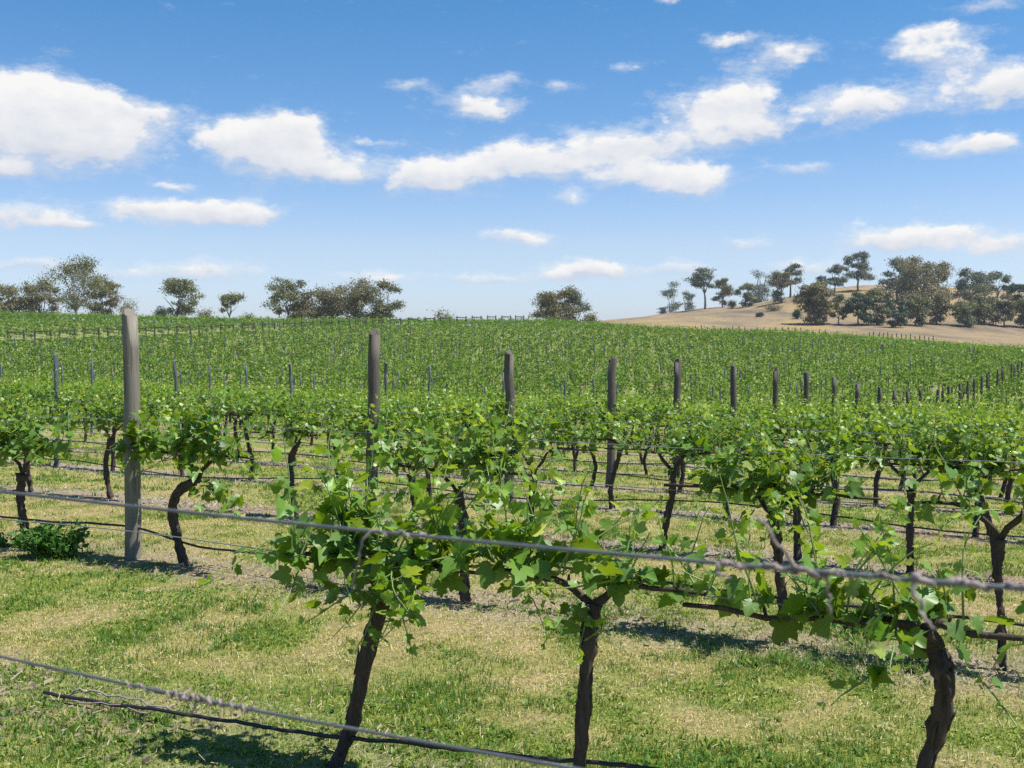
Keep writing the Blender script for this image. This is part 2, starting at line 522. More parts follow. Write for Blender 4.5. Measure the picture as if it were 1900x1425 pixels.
# ------------------------------------------------------------------ grass
def grass():
    mb = MB(); rng = np.random.default_rng(3)

    def patch(n_cl, ylo, yhi, per, wid, hgt, weedy=False):
        y = np.sqrt(rng.uniform(ylo ** 2, yhi ** 2, n_cl))
        x = rng.uniform(-.56, .56, n_cl) * y + rng.uniform(-.6, .6, n_cl)
        gr = greenness(x, y)
        d = row_dist(x, y)
        bare = np.clip(1 - d / .42, 0, 1)
        keep = rng.random(n_cl) > np.minimum(bare * 1.4, 1) * np.where(x * NV[0] + y * NV[1] > 6.8, .93, np.where(x * NV[0] + y * NV[1] < 4.6, .30, .60)) * (1 - .35 * gr)
        keep &= rng.random(n_cl) < .35 + .65 * vnoise(x + 3, y + 8, 2.3) + .25 * gr
        if weedy: keep = (vnoise(x + 50, y + 17, 2.4) * .6 + .4 * gr + rng.normal(0, .08, n_cl) > .62)
        x, y, gr = x[keep], y[keep], gr[keep]
        m = len(x)
        isg = (rng.random(m) < gr * 1.0) | weedy
        tuft = np.clip(vnoise(x, y + 40, 1.9) * 1.7 - .45, 0, 1)
        H = np.where(isg, hgt * (.42 + .75 * tuft), hgt * .55) * rng.uniform(.6, 1.35, m)
        T = np.where(isg, rng.uniform(0, .48, m) + .12 * (1 - tuft), rng.uniform(.55, 1, m))
        rep = lambda a: np.repeat(a, per)
        cx, cy, cz = rep(x), rep(y), rep(ground(x, y))
        k = len(cx)
        az = rng.uniform(0, 2 * PI, k); lean = np.abs(rng.normal(.7, .4, k)) + .35 * weedy + np.where(rep(isg), 0, .4)
        hh = rep(H) * rng.uniform(.55, 1.25, k)
        off = rng.normal(0, .018, (2, k))
        bx, by = cx + off[0], cy + off[1]
        dx, dy = np.cos(az), np.sin(az)
        w = wid * rng.uniform(.7, 1.3, k)
        px, py = -dy * w / 2, dx * w / 2
        sl, cl = np.sin(lean), np.cos(lean)
        mid = .55
        m_x, m_y, m_z = bx + dx * hh * sl * .4, by + dy * hh * sl * .4, cz + hh * (.3 + .3 * cl)
        tx, ty, tz = bx + dx * hh * sl, by + dy * hh * sl, cz + hh * np.maximum(cl, .12)
        V = np.stack([np.stack([bx - px, by - py, cz - .006], 1), np.stack([bx + px, by + py, cz - .006], 1),
                      np.stack([m_x + px * .8, m_y + py * .8, m_z], 1), np.stack([m_x - px * .8, m_y - py * .8, m_z], 1),
                      np.stack([tx, ty, tz], 1)], 1).reshape(-1, 3)
        b = np.arange(k) * 5
        tint = np.repeat(np.clip(rep(T) + rng.normal(0, .12, k), 0, 1), 5)
        mb.add(V, np.stack([b, b + 1, b + 2, b + 3], 1), tint)
        n0 = mb.n
        mb.f.append(np.stack([b + 3, b + 2, b + 4], 1) + n0 - len(V))

    patch(36000, 3.4, 6.5, 5, .0036, .036)
    patch(38000, 6.5, 11, 5, .0048, .040)
    patch(36000, 11, 20, 4, .009, .052)
    patch(26000, 20, 42, 4, .016, .065)
    patch(6500, 3.4, 7, 7, .0105, .048, True)
    patch(6500, 7, 14, 6, .013, .052, True)
    o = mb.build('grass', M['grass_blade'])
    tag(o, 'patchy green and straw coloured grass growing between the vine rows', 'grass', kind='stuff')


grass()


def litter():
    m, nt = new_mat('litter_bits'); L = nt.links
    at = N(nt, 'ShaderNodeAttribute', attribute_name='tint')
    r = ramp(nt, [(0, (.07, .05, .04)), (.4, (.24, .18, .13)), (.75, (.33, .26, .18)), (.84, (.40, .34, .26)), (.86, (.36, .30, .17)), (1, (.52, .44, .25))])
    L.new(at.outputs['Fac'], r.inputs[0])
    b = N(nt, 'ShaderNodeBsdfPrincipled'); b.inputs['Roughness'].default_value = .9
    L.new(r.outputs[0], b.inputs['Base Color'])
    o = N(nt, 'ShaderNodeOutputMaterial'); L.new(b.outputs[0], o.inputs[0])
    mb = MB(); rng = np.random.default_rng(5)
    for i, n in ((0, 1500), (1, 4200), (2, 4200), (3, 3600), (4, 3000)):
        p = ROW0 + ROWS * i
        t = rng.uniform(-.25 * p, 1.45 * p, n); q = p + rng.normal(0, .24, n)
        x = NV[0] * q + RV[0] * t; y = NV[1] * q + RV[1] * t
        k = vnoise(x + 20, y, 1.3) > .36
        x, y = x[k], y[k]; n = len(x)
        z = ground(x, y) + .008
        az = rng.uniform(0, PI, n); ln = rng.uniform(.010, .036, n) * (1 + (rng.random(n) < .12)); w = np.where((rng.random(n) < .6) | (i < 2), .0035, ln * .45)
        dx, dy = np.cos(az) * ln / 2, np.sin(az) * ln / 2
        ex, ey = -np.sin(az) * w / 2, np.cos(az) * w / 2
        tz = rng.normal(0, .012, n); ez = rng.normal(0, .006, n)
        V = np.stack([np.stack([x - dx - ex, y - dy - ey, z - tz * .3], 1), np.stack([x + dx - ex * .6, y + dy - ey * .6, z + np.abs(tz)], 1),
                      np.stack([x + dx + ex, y + dy + ey, z + np.abs(tz) + np.abs(ez)], 1), np.stack([x - dx + ex, y - dy + ey, z + np.abs(ez)], 1)], 1).reshape(-1, 3)
        b4 = np.arange(n) * 4
        mb.add(V, np.stack([b4, b4 + 1, b4 + 2, b4 + 3], 1), np.repeat(rng.random(n) * .82, 4))
    for n, ylo, yhi, l0, l1, wd in ((15000, 3.4, 7, .008, .028, .0022), (14000, 7, 14, .012, .036, .0036)):
        y = np.sqrt(rng.uniform(ylo ** 2, yhi ** 2, n)); x = rng.uniform(-.56, .56, n) * y
        k = vnoise(x + 5, y + 2, 3.1) > rng.uniform(.1, .75, n)
        x, y = x[k], y[k]; n = len(x)
        z = ground(x, y) + rng.uniform(.006, .028, n)
        az = rng.uniform(0, PI, n); ln = rng.uniform(l0, l1, n)
        dx, dy = np.cos(az) * ln / 2, np.sin(az) * ln / 2
        ex, ey = -np.sin(az) * wd / 2, np.cos(az) * wd / 2
        tz = rng.normal(0, .006, n)
        V = np.stack([np.stack([x - dx - ex, y - dy - ey, z - tz], 1), np.stack([x + dx - ex, y + dy - ey, z + tz], 1),
                      np.stack([x + dx + ex, y + dy + ey, z + tz + .001], 1), np.stack([x - dx + ex, y - dy + ey, z - tz + .001], 1)], 1).reshape(-1, 3)
        b4 = np.arange(n) * 4
        tt = np.where(rng.random(n) < .3, rng.uniform(0, .35, n), rng.uniform(.85, 1.0, n))
        mb.add(V, np.stack([b4, b4 + 1, b4 + 2, b4 + 3], 1), np.repeat(tt, 4))
    o = mb.build('litter', m, smooth=False)
    tag(o, 'dry stalks, leaf litter and pruning scraps lying on the ground', 'litter', kind='stuff')


litter()

# ------------------------------------------------------------------ leaves
_half = [(.05, -.10), (.20, -.17), (.30, -.10), (.43, -.08), (.49, .08), (.40, .17), (.50, .30), (.55, .47), (.42, .50), (.30, .52),
         (.28, .66), (.17, .82)]
_out = _half + [(0, 1.0)] + [(-x, y) for x, y in reversed(_half)] + [(0, .02)]
LEAF2 = np.array([(0, .28)] + _out)
LEAFZ = .26 * np.abs(LEAF2[:, 0]) - .26 * (LEAF2[:, 0] ** 2 + (LEAF2[:, 1] - .28) ** 2) + .02
LEAFF = np.array([(0, i, i + 1) for i in range(1, len(_out))] + [(0, len(_out), 1)])
LEAFF = LEAFF[:, ::-1].copy()
SMALL2 = np.array([(0, .3), (.3, -.12), (.52, .3), (.25, .62), (0, 1), (-.25, .62), (-.52, .3), (-.3, -.12)])
SMALLZ = .16 * np.abs(SMALL2[:, 0]) - .2 * (SMALL2[:, 0] ** 2 + (SMALL2[:, 1] - .3) ** 2)
SMALLF = np.array([(0, i, i + 1) for i in range(1, 7)] + [(0, 7, 1)])


def nrm(a):
    return a / (np.linalg.norm(a, axis=-1, keepdims=True) + 1e-9)


def put_leaves(mb, o, d, n, s, tint, small=False, rng=RNG):
    P2, PZ, F = (SMALL2, SMALLZ, SMALLF) if small else (LEAF2, LEAFZ, LEAFF)
    d = nrm(d); n = nrm(n - d * (n * d).sum(-1, keepdims=True)); b = np.cross(d, n)
    k, m = len(o), len(P2)
    jit = 1 + rng.normal(0, .085, (k, m, 1))
    curl = rng.uniform(.4, 1.9, (k, 1, 1))
    V = o[:, None] + s[:, None, None] * jit * (P2[None, :, 0:1] * b[:, None] + P2[None, :, 1:2] * d[:, None] + PZ[None, :, None] * curl * n[:, None])
    V = V.reshape(-1, 3)
    FF = (F[None] + (np.arange(k) * m)[:, None, None]).reshape(-1, 3)
    mb.add(V, FF, np.repeat(tint, m))


SUN = nrm(np.array([.99, -.17, 2.05]))


def foliage(rng, xr, hc, per_m=26, length=(.16, .46), size=(.048, .090), gaps=0.25, extra=(), down=.2):
    """shoots with lobed leaves on a cordon running along local x; returns leaf and stem geometry"""
    lv, st = MB(), MB()
    n = max(3, int((xr[1] - xr[0]) * per_m))
    mid, hw = (xr[0] + xr[1]) / 2, (xr[1] - xr[0]) / 2
    xs = np.where(rng.random(n) < .35, rng.uniform(xr[0], xr[1], n), np.clip(rng.normal(mid, hw * .48, n), xr[0], xr[1]))
    k = np.sin(xs * 7 + rng.uniform(0, 6)) * .5 + .5
    xs = xs[rng.random(n) > gaps * k]
    starts = [(x, rng.normal(0, .025), hc + rng.normal(.02, .02)) for x in xs]
    dirs = []
    for s in starts:
        if rng.random() < down: dirs.append((rng.normal(0, .5), rng.choice((-1, 1)) * rng.uniform(.4, 1), rng.uniform(-.75, .1)))
        else: dirs.append((rng.normal(0, .36), rng.normal(0, .40), 1.0))
    lens = [rng.uniform(*length) * (1.25 if rng.random() < .12 else 1) for _ in starts]
    for (s, d, l) in extra:
        starts.append(s); dirs.append(d); lens.append(l)
    O, D, NN, S, T = [], [], [], [], []
    for s, d, l in zip(starts, dirs, lens):
        s = np.array(s); d = np.array(d, float); d /= np.linalg.norm(d)
        m = max(3, int(l / .040))
        path = [s]; p = s.copy(); dd = d.copy()
        sag = rng.uniform(-.02, .10)
        for j in range(m):
            dd = dd + rng.normal(0, .10, 3); dd[2] -= sag * .35; dd /= np.linalg.norm(dd)
            p = p + dd * l / m; path.append(p.copy())
        path = np.array(path)
        st.tube(path, np.linspace(.0042, .0018, len(path)), 4, 0, rng, .7, False)
        side = rng.uniform(0, 2 * PI)
        big = rng.uniform(*size) * 1.0
        for j in range(len(path)):
            f = j / (len(path) - 1)
            for _ in range(2 if rng.random() < .45 else 1):
                side += PI + rng.normal(0, .7)
                ax = np.array([math.cos(side), math.sin(side), rng.normal(.15, .3)])
                sz = big * (1.05 - .72 * f ** 1.6) * rng.uniform(.72, 1.22)
                pl = sz * rng.uniform(.35, .85)
                o = path[j] + ax * pl
                O.append(o); S.append(sz)
                D.append(ax * rng.uniform(.5, 1) + np.array([0, 0, rng.normal(-.45, .42) + .75 * f]))
                NN.append(np.array([0, 0, 1.0]) * .42 + ax * .45 + rng.normal(0, .55, 3) + SUN * .12)
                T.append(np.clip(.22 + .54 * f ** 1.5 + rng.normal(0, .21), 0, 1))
                if pl > .03 and j % 2 == 0:
                    st.tube(np.array([path[j], o]), [.0022, .0016], 3, 0, rng, .7, False)
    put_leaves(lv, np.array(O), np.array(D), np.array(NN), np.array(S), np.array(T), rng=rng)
    return lv, st


def wobble_path(pts, n, amp, rng):
    pts = np.array(pts, float)
    seg = np.linspace(0, 1, len(pts))
    q = np.linspace(0, 1, n)
    out = np.stack([np.interp(q, seg, pts[:, i]) for i in range(3)], 1)
    # soften corners
    for _ in range(2):
        out[1:-1] = .25 * out[:-2] + .5 * out[1:-1] + .25 * out[2:]
    w = rng.normal(0, amp, (n, 3)); w[0] = 0; w[-1] = 0
    return out + w


def trunk_mesh(rng, pts, r0, r1, rhead, sides=10, n=20):
    mb = MB()
    n = int(n * 1.6)
    path = wobble_path(pts, n, r0 * .09, rng)
    q = np.linspace(0, 1, n)
    rr = np.interp(q, [0, .06, .5, .85, 1], [r0 * 1.35, r0, (r0 + r1) / 2, r1, rhead]) * (1 + rng.normal(0, .07, n) + .08 * np.sin(q * rng.uniform(14, 22)))
    mb.tube(path, rr, sides + 4, .15, rng)
    # peeling strips of bark
    for _ in range(16):
        i = rng.integers(1, n - 5); a = rng.uniform(0, 2 * PI)
        off = np.array([math.cos(a), math.sin(a), 0])
        ps = [path[i + k] + off * (rr[i + k] * (1.0 + .30 * (k == 3) + .1 * (k == 0))) for k in range(4)]
        mb.tube(np.array(ps), [.004, .007, .006, .002], 4, .2, rng)
    return mb


def arm_mesh(rng, head, xend, hc, r0=.015, r1=.007):
    mb = MB()
    s = 1 if xend > head[0] else -1
    n = max(8, int(abs(xend - head[0]) * 16))
    pts = [head, (head[0] + s * .07, head[1], (head[2] + hc) / 2 + .03), (head[0] + s * .16, 0, hc), ((head[0] + xend) / 2, 0, hc + .01), (xend, 0, hc)]
    path = wobble_path(pts, n, .007, rng)
    mb.tube(path, np.linspace(r0, r1, n) * (1 + rng.normal(0, .12, n)), 8, .12, rng)
    for i in range(2, n - 1, 2):           # spurs
        a = rng.uniform(-.8, .8)
        e = path[i] + np.array([a * .04, rng.normal(0, .015), rng.uniform(.03, .06)])
        mb.tube(np.array([path[i], (path[i] + e) / 2 + rng.normal(0, .004, 3), e]), [r1 * .9, r1 * .75, r1 * .6], 6, .1, rng)
    return mb


def vine_parts(root, tm, arms, lv, st):
    link('trunk', tm, root)
    for a in arms: link('cordon_arm', a, root)
    f = link('foliage', lv, root)
    if st is not None: link('shoots', st, f)


def loc_of(v, base):
    """world point -> vine local (x right along the row, y away, z up)"""
    d = np.array([v.x - base.x, v.y - base.y])
    return (float(d @ -RV), float(d @ NV), v.z - base.z)


def custom_vine(i, pxs, widths, arms, hc, label, seed, per_m=26, length=(.16, .46), size=(.048, .092), fol=None, extra=(), gaps=.25, group='grapevines of the front rows'):
    """a vine whose trunk follows the photographed outline (pixels in its row plane)"""
    rng = np.random.default_rng(seed)
    p = ROW0 + ROWS * i
    wpts = [at_plane(x, y, p) for x, y in pxs]
    gz = float(ground(wpts[0].x, wpts[0].y))
    base = Vector((wpts[0].x, wpts[0].y, gz))
    pts = [loc_of(w, base) for w in wpts]
    pts[0] = (pts[0][0], 0, -.04)
    pts = [(a, rng.normal(0, .01), c) for a, b, c in pts]
    head = pts[-1]
    root = empty('grapevine', base, ROTZ)
    tm = trunk_mesh(rng, pts, widths[0], widths[1], widths[2]).mesh('trunk', M['vine_bark'])
    am = [arm_mesh(rng, head, head[0] + a, hc).mesh('cordon_arm', M['vine_bark']) for a in arms]
    fr = fol or (head[0] + arms[0] - .05, head[0] + arms[-1] + .05)
    ex = [((head[0] + s[0], s[1], s[2]), d, l) for s, d, l in extra]
    lv, st = foliage(rng, fr, hc, per_m, length, size, gaps, ex)
    vine_parts(root, tm, am, lv.mesh('foliage', M['vine_leaf']), st.mesh('shoots', M['shoot']))
    tag(root, label, 'grapevine', group)
    return root


# the front row: three vines cut by the lower edge of the picture
custom_vine(0, [(612, 1450), (650, 1345), (688, 1200), (704, 1120), (702, 1050)], (.026, .033, .041), (-.33, .42), .80,
            'grapevine whose thick dark trunk leans right out of the grass in the front row', 21, 40, (.14, .54), fol=(-.30, .84),
            extra=[((.02, -.05, .66), (.1, -.5, -.6), .2), ((0, -.05, .70), (-.2, -.6, -.7), .22), ((-.05, -.04, .72), (-.6, -.4, -.6), .25)], gaps=.1)
custom_vine(0, [(1066, 1510), (1078, 1400), (1086, 1290), (1092, 1190), (1094, 1125)], (.019, .026, .039), (-.36, .40), .80,
            'grapevine with a straight slim trunk forking into a V head in the front row', 22, 36, (.12, .52), fol=(-.42, .28),
            extra=[((0, -.03, .70), (.1, -.5, -.5), .2), ((-.05, -.03, .72), (-.4, -.5, -.5), .18)], gaps=.1)
custom_vine(0, [(1690, 1530), (1716, 1420), (1748, 1330), (1757, 1265), (1738, 1205), (1712, 1165)], (.022, .028, .038), (-.72, .50), .76,
            'grapevine with a crooked trunk bending left at its head, nearest the camera', 23, 27, (.12, .46), fol=(-.78, .46), gaps=.35, size=(.044, .082),
            extra=[((.12, -.03, .68), (.6, -.5, -.4), .22), ((-.1, -.03, .66), (-.5, -.4, -.5), .2)])
# the second row, the one with the big pale post
custom_vine(1, [(52, 1035), (46, 980), (40, 930), (42, 880)], (.028, .028, .04), (-.40, .55), .78,
            'grapevine rising behind the low green weed bush at the end of the second row', 24, 42)
custom_vine(1, [(345, 1060), (333, 1010), (320, 955), (330, 915), (368, 888)], (.030, .033, .034), (-.48, .50), .80,
            'grapevine with an S-curved dark trunk just right of the big pale post', 25, 34, size=(.055, .10), fol=(-.56, .50),
            extra=[((.15, -.06, .62), (.7, -.5, -.5), .30), ((.1, -.06, .58), (.5, -.6, -.8), .28), ((.3, -.05, .60), (.8, -.3, -.6), .32), ((.02, -.08, .70), (.3, -.8, .2), .2)])
custom_vine(1, [(866, 1115), (864, 1040), (858, 970), (846, 915)], (.03, .03, .042), (-.62, .60), .82,
            'grapevine showing a short upright trunk below the front row foliage, near mid picture', 26, 33, (.16, .46), gaps=.35)
custom_vine(1, [(1456, 1176), (1448, 1090), (1442, 1020), (1436, 955)], (.024, .026, .04), (-.62, .55), .82,
            'grapevine with a full leafy crown standing on the thin dark shadow line', 27, 48, (.16, .46), gaps=.3, fol=(-.40, .36),
            extra=[((-.1, -.03, .72), (-.5, -.4, -.8), .25), ((.15, -.05, .72), (.5, -.5, -.7), .25)])
custom_vine(1, [(1862, 1222), (1858, 1150), (1850, 1070), (1856, 1000)], (.018, .018, .026), (-.4, .5), .80,
            'grapevine with a thin trunk half hidden behind the nearest crooked vine', 28, 18)
# the third row
for k, (pxs, lab) in enumerate((
        ([(60, 930), (55, 890), (50, 850)], 'grapevine of the third row seen over the weed bush, beyond the leftmost trunk'),
        ([(208, 940), (198, 890), (196, 850), (205, 815)], 'grapevine with a thin bent trunk between the leftmost vine and the pale post'),
        ([(548, 957), (541, 900), (538, 850), (552, 818)], 'grapevine with a hooked black trunk standing alone over open grass'),
        ([(770, 985), (768, 930), (764, 880)], 'grapevine hidden behind front foliage beside the second wooden post'),
        ([(980, 1000), (985, 940), (990, 890)], 'grapevine of the third row behind the front row V-headed vine'),
        ([(1227, 1014), (1238, 960), (1248, 915), (1246, 872)], 'grapevine with a leaning wavy trunk right of the fourth wooden post'),
        ([(1480, 1030), (1478, 960), (1474, 900)], 'grapevine of the third row behind the full leafy crown on the shadow line'),
        ([(1690, 1046), (1688, 980), (1692, 910)], 'grapevine with a straight stout black trunk over the red-brown soil patch'),
        ([(1856, 1062), (1842, 1000), (1826, 940), (1812, 905)], 'grapevine with a trunk slanting up leftwards near the picture edge'))):
    custom_vine(2, pxs, (.026, .024, .036), (-.58, .58), .80, lab, 40 + k, 35, (.12, .46), size=(.040, .074), gaps=.5, )

# ------------------------------------------------------------------ rows behind: copies of a few vines
proto = []
for k in range(9):
    rng = np.random.default_rng(100 + k)
    lean = rng.normal(0, .09)
    pts = [(0, 0, -.05), (rng.normal(0, .03), rng.normal(0, .02), .25), (lean * .6 + rng.normal(0, .03), rng.normal(0, .03), .5), (lean, 0, .72)]
    tm = trunk_mesh(rng, pts, .026, .023, .034, 8, 12).mesh('trunk', M['vine_bark'])
    a = [arm_mesh(rng, (lean, 0, .72), lean + s * rng.uniform(.55, .7), .80).mesh('cordon_arm', M['vine_bark']) for s in (-1, 1)]
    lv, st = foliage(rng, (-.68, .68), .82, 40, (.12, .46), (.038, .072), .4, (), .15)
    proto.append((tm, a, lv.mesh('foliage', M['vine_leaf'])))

POST_T = {0: 6.02, 1: 5.62, 2: 5.44, 3: 5.2, 4: 5.09, 5: 4.89, 6: 4.72, 7: 4.66, 8: 4.5, 9: 4.39, 10: 4.2, 11: 4.07}


def post_t(k):
    return POST_T[k] if k in POST_T else 4.07 - .13 * (k - 11)


rr = np.random.default_rng(12)
vines = 17
row_i = 3
vine_full = []          # rows whose remaining length goes to the far mass
while vines < 300 and row_i < 30:
    p = ROW0 + ROWS * row_i
    tp = post_t(row_i - 1)
    t = 0.02 * p - .9
    ts = []
    while t < 1.29 * p + .6:
        ts.append(t + rr.normal(0, .08)); t += 1.22 if rr.random() > .07 else 2.2
    if vines + len(ts) > 300:
        break
    right = sorted([q for q in ts if q < tp], reverse=True)
    left = sorted([q for q in ts if q >= tp])
    for side, lst in (('right', right), ('left', left)):
        for n, q in enumerate(lst):
            root = empty('grapevine', pt(p, q), ROTZ + (PI if rr.random() < .5 else 0) + rr.normal(0, .05))
            tm, am, lv = proto[int(rr.integers(len(proto)))]
            link('trunk', tm, root)
            for a in am: link('cordon_arm', a, root)
            link('foliage', lv, root)
            root.scale = (rr.uniform(.95, 1.08), rr.uniform(.9, 1.15), rr.uniform(.92, 1.08))
            tag(root, '%s grapevine to the %s of its row\'s wooden post, the %s post from left' % (ORD[n + 1], side, ORD[row_i]),
                'grapevine', 'grapevines in the rows running back to the valley')
            vines += 1
    row_i += 1
FIRST_FAR = row_i


# strainer line of the upper block (left, across the far slope)
SA, SB = np.array([-62.0, 122.0]), np.array([3.5, 178.0])
SD = (SB - SA) / np.linalg.norm(SB - SA)
SN = np.array([-SD[1], SD[0]])


def upper(x, y):
    return ((x - SA[0]) * SN[0] + (y - SA[1]) * SN[1])


def far_vines():
    mb = MB(); rng = np.random.default_rng(31)
    tr = []
    pts = []
    i = FIRST_FAR
    while ROW0 + ROWS * i < 235:
        p = ROW0 + ROWS * i
        t = np.arange(-.12 * p, 1.5 * p, 1.22)
        t = t + rng.normal(0, .12, len(t)); t = t[rng.random(len(t)) > .05]
        pts.append(np.stack([NV[0] * p + RV[0] * t, NV[1] * p + RV[1] * t, np.zeros(len(t))], 1)); i += 1
    P = np.concatenate(pts)
    u = P[:, 0] / P[:, 1]
    P = P[(np.abs(u) < .56) & (upper(P[:, 0], P[:, 1]) < np.where(u > -.27, -1.0, -3.8))]
    q = []
    for a in np.arange(-24, 96, 2.7):
        b = np.arange(2.2 if a > 26 else 3.5, 110, 1.3)
        q.append(np.stack([SA[0] + SD[0] * a + SN[0] * b, SA[1] + SD[1] * a + SN[1] * b, np.ones(len(b))], 1))
    Q = np.concatenate(q); Q[:, :2] += rng.normal(0, .1, (len(Q), 2))
    P = np.concatenate([P, Q])
    u = P[:, 0] / P[:, 1]
    P = P[(np.abs(u) < .56) & (P[:, 1] < crest(u) + 7) & (P[:, 1] > 10)]
    dist = P[:, 1]
    for lo, hi, nl, sz in ((0, 60, 120, .11), (60, 100, 80, .14), (100, 300, 52, .18)):
        S = P[(dist >= lo) & (dist < hi)]
        n = len(S)
        if not n: continue
        up = np.repeat(S[:, 2], nl)[:, None]
        ax = np.where(up > .5, np.array([[SN[0], SN[1]]]), np.array([[RV[0], RV[1]]]))
        ay = np.stack([-ax[:, 1], ax[:, 0]], 1)
        a = np.clip(rng.normal(0, .33, n * nl), -.66, .66); c = rng.normal(0, .12, n * nl)
        hgt = .74 + np.abs(rng.normal(0, .26, n * nl)) * np.repeat(rng.uniform(.6, 1.45, n), nl)
        XY = np.repeat(S[:, :2], nl, 0) + ax * a[:, None] + ay * c[:, None]
        gz = np.repeat(ground(S[:, 0], S[:, 1]), nl)
        O = np.concatenate([XY, (gz + np.minimum(hgt, 1.55))[:, None]], 1)
        d = nrm(rng.normal(0, 1, (n * nl, 3)) + np.array([0, 0, -.4]))
        nn = nrm(rng.normal(0, .9, (n * nl, 3)) + np.array([0, 0, .45]))
        nn = nrm(nn - d * (nn * d).sum(1, keepdims=True)); b = np.cross(d, nn)
        s = (sz * rng.uniform(.6, 1.3, n * nl))[:, None]
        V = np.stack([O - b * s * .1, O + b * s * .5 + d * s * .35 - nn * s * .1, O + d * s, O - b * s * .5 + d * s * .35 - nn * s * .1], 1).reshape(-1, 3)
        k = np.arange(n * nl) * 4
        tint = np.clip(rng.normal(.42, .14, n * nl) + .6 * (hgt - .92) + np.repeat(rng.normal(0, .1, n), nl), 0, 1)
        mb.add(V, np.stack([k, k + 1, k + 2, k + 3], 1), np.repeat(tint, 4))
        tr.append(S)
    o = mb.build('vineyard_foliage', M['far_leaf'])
    tag(o, 'mass of leafy vine rows covering the far slope up to the crest', 'vine rows', kind='stuff')
    tb = MB(); S = np.concatenate(tr); S = S[S[:, 1] < 130]
    n = len(S); gz = ground(S[:, 0], S[:, 1])
    w = .03
    quad = np.array([(-w, -w), (w, -w), (w, w), (-w, w)])
    lean = rng.normal(0, .06, (n, 2))
    V = np.concatenate([np.concatenate([S[:, None, :2] + quad[None], np.broadcast_to((gz - .1)[:, None, None], (n, 4, 1))], 2),
                        np.concatenate([S[:, None, :2] + lean[:, None] + quad[None] * .9, np.broadcast_to((gz + .85)[:, None, None], (n, 4, 1))], 2)], 1).reshape(-1, 3)
    k = np.arange(n) * 8
    F = np.concatenate([np.stack([k + a, k + b, k + b + 4, k + a + 4], 1) for a, b in ((0, 1), (1, 2), (2, 3), (3, 0))])
    tb.add(V, F)
    o2 = tb.build('vineyard_trunks', M['vine_bark'], smooth=False)
    tag(o2, 'dark vine trunks under the leafy rows of the far slope', 'vine trunks', kind='stuff')


far_vines()

# ------------------------------------------------------------------ posts
def post_mesh(rng, r, hgt, sides=14, steel=False):
    mb = MB()
    zs = [-.1, 0, .3, .6, .9, 1.2, hgt - .25, hgt - .006, hgt]
    bend = rng.normal(0, .006, (len(zs), 2))
    path = np.array([(bend[i][0] + .004 * i, bend[i][1], z) for i, z in enumerate(zs)])
    rads = np.array([1.04, 1.04, 1.02, 1.01, 1.0, .99, .98, .975, .95]) * r
    mb.tube(path, rads, sides, .008, rng)
    return mb.mesh('wooden_post', M['steel'] if steel else M['post'], True, True)


pr = np.random.default_rng(77)
post_meshes = [post_mesh(pr, .058, 1.78) for _ in range(4)]
slim_meshes = [post_mesh(pr, .029, 1.66, 8, True) for _ in range(3)]
LOOKS = {0: 'big pale weathered wooden post with green foliage around its middle, nearest of all posts',
         1: 'dark weathered wooden post rising behind the thickest front row foliage',
         2: 'grey wooden post right of the tall dark one, above mid picture vines',
         3: 'grey wooden post visible down to its foot in the grass'}
TOPS = {0: (235, 584, 0.058), 1: (682, 619, 0.055), 2: (942, 656, 0.055), 3: (1128, 664, 0.056), 4: (1252, 671, 0.054), 5: (1358, 679, 0.052), 6: (1437, 687, 0.052), 7: (1492, 692, 0.056), 8: (1545, 700, 0.05)}
nposts = 0
for k in range(30):
    p = ROW0 + ROWS * (k + 1)
    t = post_t(k) + (0 if k < 12 else pr.normal(0, .08))
    if k < 12:
        base = pt(p, t)
        h_ = 1.78
        if k in TOPS:
            x, y, r = TOPS[k]
            h_ = at_plane(x, y, p).z - base.z
            me = post_mesh(pr, r, h_)
        else:
            me = post_meshes[k % 4]
    else:
        me = post_meshes[k % 4]
    o = link('wooden_post', me)
    o.location = pt(p, t)
    o.rotation_euler = (pr.normal(0, .012), pr.normal(0, .012) + (-.012 if k == 0 else 0), pr.uniform(0, 6.28))
    o.color = (.84, .82, .77, 1) if k == 0 else (.58, .55, .53, 1) if k < 4 else (.42, .41, .42, 1)
    if k == 0:
        o.rotation_euler = (0, -.014, .4)
    if k < 4:
        sb = MB()
        for zz in (.82, 1.05, 1.42):
            a = PI + .6 - o.rotation_euler.z - .9
            c = np.array([math.cos(-PI / 2 - o.rotation_euler.z + .3), math.sin(-PI / 2 - o.rotation_euler.z + .3), 0])
            e = np.array([-c[1], c[0], 0])
            rw = TOPS[k][2]
            ps = [c * rw * .9 + e * -.012 + np.array([0, 0, zz]), c * (rw + .008) - e * .008 + np.array([0, 0, zz + .004]),
                  c * (rw + .008) + e * .008 + np.array([0, 0, zz + .004]), c * rw * .9 + e * .012 + np.array([0, 0, zz])]
            s_ = MB(); s_.tube(np.array(ps), .002, 5)
            s_.build('staple', M['wire_thin'], o)
    tag(o, LOOKS.get(k, '%s tall wooden post from the left in the line crossing the vine rows' % ORD[k + 1]), 'post', 'tall wooden posts in a line across the vine rows')
    nposts += 1

